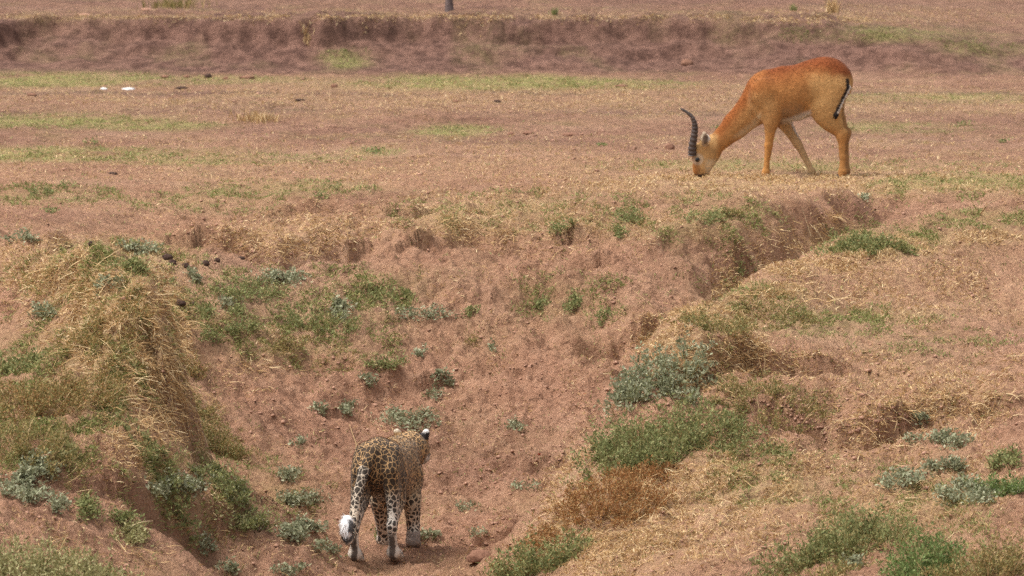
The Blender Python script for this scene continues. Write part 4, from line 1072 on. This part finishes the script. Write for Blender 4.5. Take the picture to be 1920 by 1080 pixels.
# ------------------------------------------------------------------ lumps, stones, twigs
def lump(name, px, py, w, h, mat, label, cat, group=None, seed=0, flat=.7):
    c = hit(px, py)[0]; s = c[1] / FPX
    v = ICO_V.copy()
    r = 1 + .22 * perlin(v[:, 0] * 1.7 + seed, v[:, 1] * 1.7 + v[:, 2] * 2.3, 60) + .12 * perlin(v[:, 0] * 5 + seed, v[:, 1] * 4 + v[:, 2] * 5, 61)
    r = r + (.16 * np.abs(perlin(v[:, 0] * 9 + seed, v[:, 1] * 7 + v[:, 2] * 8, 62)) if w > 40 else 0)
    v = v * r[:, None] * [w * s * .5, w * s * .5 * flat, h * s * .62]
    v[:, 2] = np.maximum(v[:, 2], -h * s * .25) + h * s * .12
    o = mesh_obj(name, v, ICO_F.ravel(), np.full(len(ICO_F), 3), mat); o.location = c
    return tag(o, label, cat, group)
for i, (px, py, w, h, lab) in enumerate([
    (314, 486, 22, 12, 'flat dark dung lump highest and left in the dung cluster'), (323, 497, 17, 13, 'round dark dung lump below the flat one'), (348, 503, 14, 11, 'small dark dung lump third from the left in the cluster'),
    (385, 498, 16, 12, 'round dark dung lump near the grey green cushion'), (407, 490, 11, 9, 'tiny dark dung lump right of the round one'), (453, 486, 12, 7, 'flat dark dung crumb farthest right in the cluster'),
    (170, 463, 9, 10, 'small dark dung lump on the flat above the left bank'), (338, 575, 20, 12, 'dark lump half hidden at the edge of the left bank'), (362, 573, 11, 8, 'small dark lump next to the half hidden one'),
    (210, 326, 20, 6, 'flat dark lump on the open flat at far left')]):
    lump('dung_lump', px, py, w, h, M['dung'], lab, 'dung', 'dung lumps', i * 3.3)
for i, (px, py, w, h, mk, lab) in enumerate([
    (1256, 281, 19, 15, 'mound', 'round brown clod on the flat left of the grazing head'), (1288, 123, 24, 13, 'mound', 'dark clod at the foot of the far bank left of the antelope'), (958, 253, 13, 7, 'mound', 'small dark clod on the flat in the centre'),
    (932, 192, 16, 6, 'dung', 'black flat stone on the far flat in the centre'), (562, 191, 20, 5, 'dung', 'black flat stone on the far flat left of centre'), (341, 167, 24, 7, 'dung', 'dark flat stone right of the white scraps'),
    (310, 147, 16, 6, 'mound', 'dark clod in a row below the far bank, first from left'), (350, 146, 13, 7, 'mound', 'dark clod in a row below the far bank, second from left'), (390, 146, 14, 9, 'dung', 'darkest clod in the row below the far bank'), (425, 149, 12, 7, 'mound', 'dark clod in a row below the far bank, fourth from left'), (463, 147, 28, 7, 'mound', 'long dark clod at the right end of the row below the far bank'),
    (60, 180, 20, 6, 'mound', 'low brown clod on the far flat at the left'), (627, 165, 14, 8, 'mound', 'small brown clod on the far flat below the bank'), (855, 192, 14, 7, 'mound', 'low brown clod left of the black flat stone in the centre'), (1070, 255, 30, 8, 'mound', 'wide brown clod right of the small dark one in the centre'), (990, 252, 22, 7, 'mound', 'low brown clod next to the small dark one in the centre'),
    (1165, 163, 26, 5, 'mound', 'flat dark earth lump below the far bank left of the antelope'), (898, 1056, 46, 26, 'mound', 'broad brown earth lump on the gully floor right of the leopard')]):
    lump('earth_clod', px, py, w, h, M[mk], lab, 'clod', 'clods on the flat' if py < 300 else None, i * 5.1)
for i, (px, py, w, h, lab) in enumerate([(195, 168, 13, 5, 'small white scrap on the far flat, left of the larger one'), (241, 169, 25, 6, 'larger white scrap on the far flat at left'), (157, 28, 30, 5, 'whitish stone on top of the far bank at left'), (275, 20, 22, 6, 'pale stone on the far plateau at left')]):
    lump('white_scrap' if i < 2 else 'pale_stone', px, py, w, h, M['bone'] if i < 2 else M['clod'], lab, 'scrap' if i < 2 else 'stone', None, i * 2.2, .5)
def twig(name, pts_, rad, label, mat='stem', branches=()):
    P = []
    for px, py, lift in pts_:
        c = hit(px, py)[0]; P.append(c + [0, 0, lift])
    P = np.array(P); base = P[0].copy()
    o = empty(name, base)
    v, f, c = tube(spline(P - base, 14), np.linspace(rad, rad * .4, 14), 6); mesh_obj('stick', v, f, c, M[mat], o)
    for b in branches:
        Q_ = np.array([hit(px, py)[0] + [0, 0, lift] for px, py, lift in b]) - base
        v, f, c = tube(spline(Q_, 8), np.linspace(rad * .7, rad * .3, 8), 6); mesh_obj('side_stick', v, f, c, M[mat], o)
    return tag(o, label, 'twig')
twig('dead_twig', [(664, 862, .012), (668, 842, .012), (662, 822, .014), (655, 802, .02)], .0035, 'pale forked dead twig on bare soil left of the leopard', 'stem', [[(668, 842, .012), (676, 832, .015), (683, 826, .02)]])
twig('dead_twig', [(1245, 640, .01), (1236, 612, .02), (1222, 585, .03), (1186, 552, .03)], .0035, 'long curved dead stem arching over the gully behind the blue grey shrub')
twig('dead_stick', [(1690, 634, .008), (1715, 633, .01), (1742, 634, .008)], .004, 'pale straight stick lying on top of the right mound', 'stem')
twig('dead_stick', [(1618, 664, .008), (1640, 662, .01), (1655, 660, .012)], .004, 'short pale stick lying left of the straight one on the right mound', 'stem')
twig('dead_twig', [(1838, 402, .01), (1855, 393, .03), (1878, 385, .04)], .004, 'pale bent dead stem behind the right mound at the right edge')
twig('dead_twig', [(1368, 1062, .01), (1352, 1030, .03), (1337, 1005, .02)], .003, 'thin dead stem leaning on the slope at bottom centre right')
for px, py, lab in ((1008, 856, 'small red dead leaf on the gully side'), (1092, 742, 'red dead leaf beside the blue grey shrubs')):
    c = hit(px, py)[0]
    V, F, C = leaves(np.array([[0, 0, .006], [.004, .004, .007]]), unit(np.array([[1, -.3, .25], [.4, -.8, .3]])), np.array([.026, .02]), np.array([.016, .013]), .4)
    o = mesh_obj('fallen_leaf', V, F, C, M['redleaf']); o.location = c; tag(o, lab, 'leaf')

# far plateau: dead trunk, straw tufts
def tree_stump(px, py):
    c = hit(px, py)[0]
    o = empty('dead_tree', c)
    tr = spline([(0, 0, -.05), (-.005, 0, .12), (.01, .01, .4), (-.02, .02, .8), (.03, .03, 1.25)], 26)
    rr = np.interp(np.linspace(0, 1, 26), [0, .06, .2, 1], [.075, .052, .043, .022])
    mesh_obj('trunk', *tube(tr, rr, 12), M['bark'], o)
    for a, z, l in ((.4, .75, .5), (2.6, .9, .45), (4.4, 1.1, .4), (5.6, .6, .3)):
        d = np.array([math.cos(a), math.sin(a), .8])
        mesh_obj('branch', *tube(spline([(0, .015, z), d * l * .5 + [0, .015, z], d * l + [.03, .02, z + .05]], 10), np.linspace(.018, .005, 10), 7), M['bark'], o)
    return tag(o, 'dark dead tree trunk on the far plateau, cut by the top edge', 'tree')
tree_stump(843, 20)
def tuft(px, py, w, h, n, mat, label):
    c = hit(px, py)[0]; s = c[1] / FPX
    A = c + RNG.normal(size=(n, 3)) * [w * s * .22, w * s * .22, 0]; A[:, 2] = H(A[:, 0], A[:, 1]) - .004
    L = h * s * RNG.uniform(.55, 1.1, n)
    D = unit(np.array([0, 0, 1.0]) + rand_unit(n) * .35)
    V, F, C = blades(A, D, L, np.full(n, .009), rand_unit(n) * [1, 1, .2] * (L * .3)[:, None])
    o = empty('dry_grass_tuft', c); tag(mesh_obj('blades', V - c, F, C, M[mat], o), kind='stuff')
    return tag(o, label, 'grass tuft')
tuft(1560, 26, 26, 34, 90, 'straw', 'pale dry grass tuft standing on top of the far bank')
tuft(330, 14, 120, 22, 200, 'olive', 'dark dry brush on the far plateau at left')
tuft(1488, 20, 14, 14, 40, 'green', 'small green tuft left of the pale one on the far bank')
tuft(1040, 28, 16, 16, 50, 'green', 'small green tuft on the edge of the far bank in the centre')
tuft(575, 72, 26, 14, 60, 'straw', 'pale grass hanging on the face of the far bank at left')
tuft(480, 225, 90, 20, 160, 'straw', 'dry grass clump on the low mound left of centre')
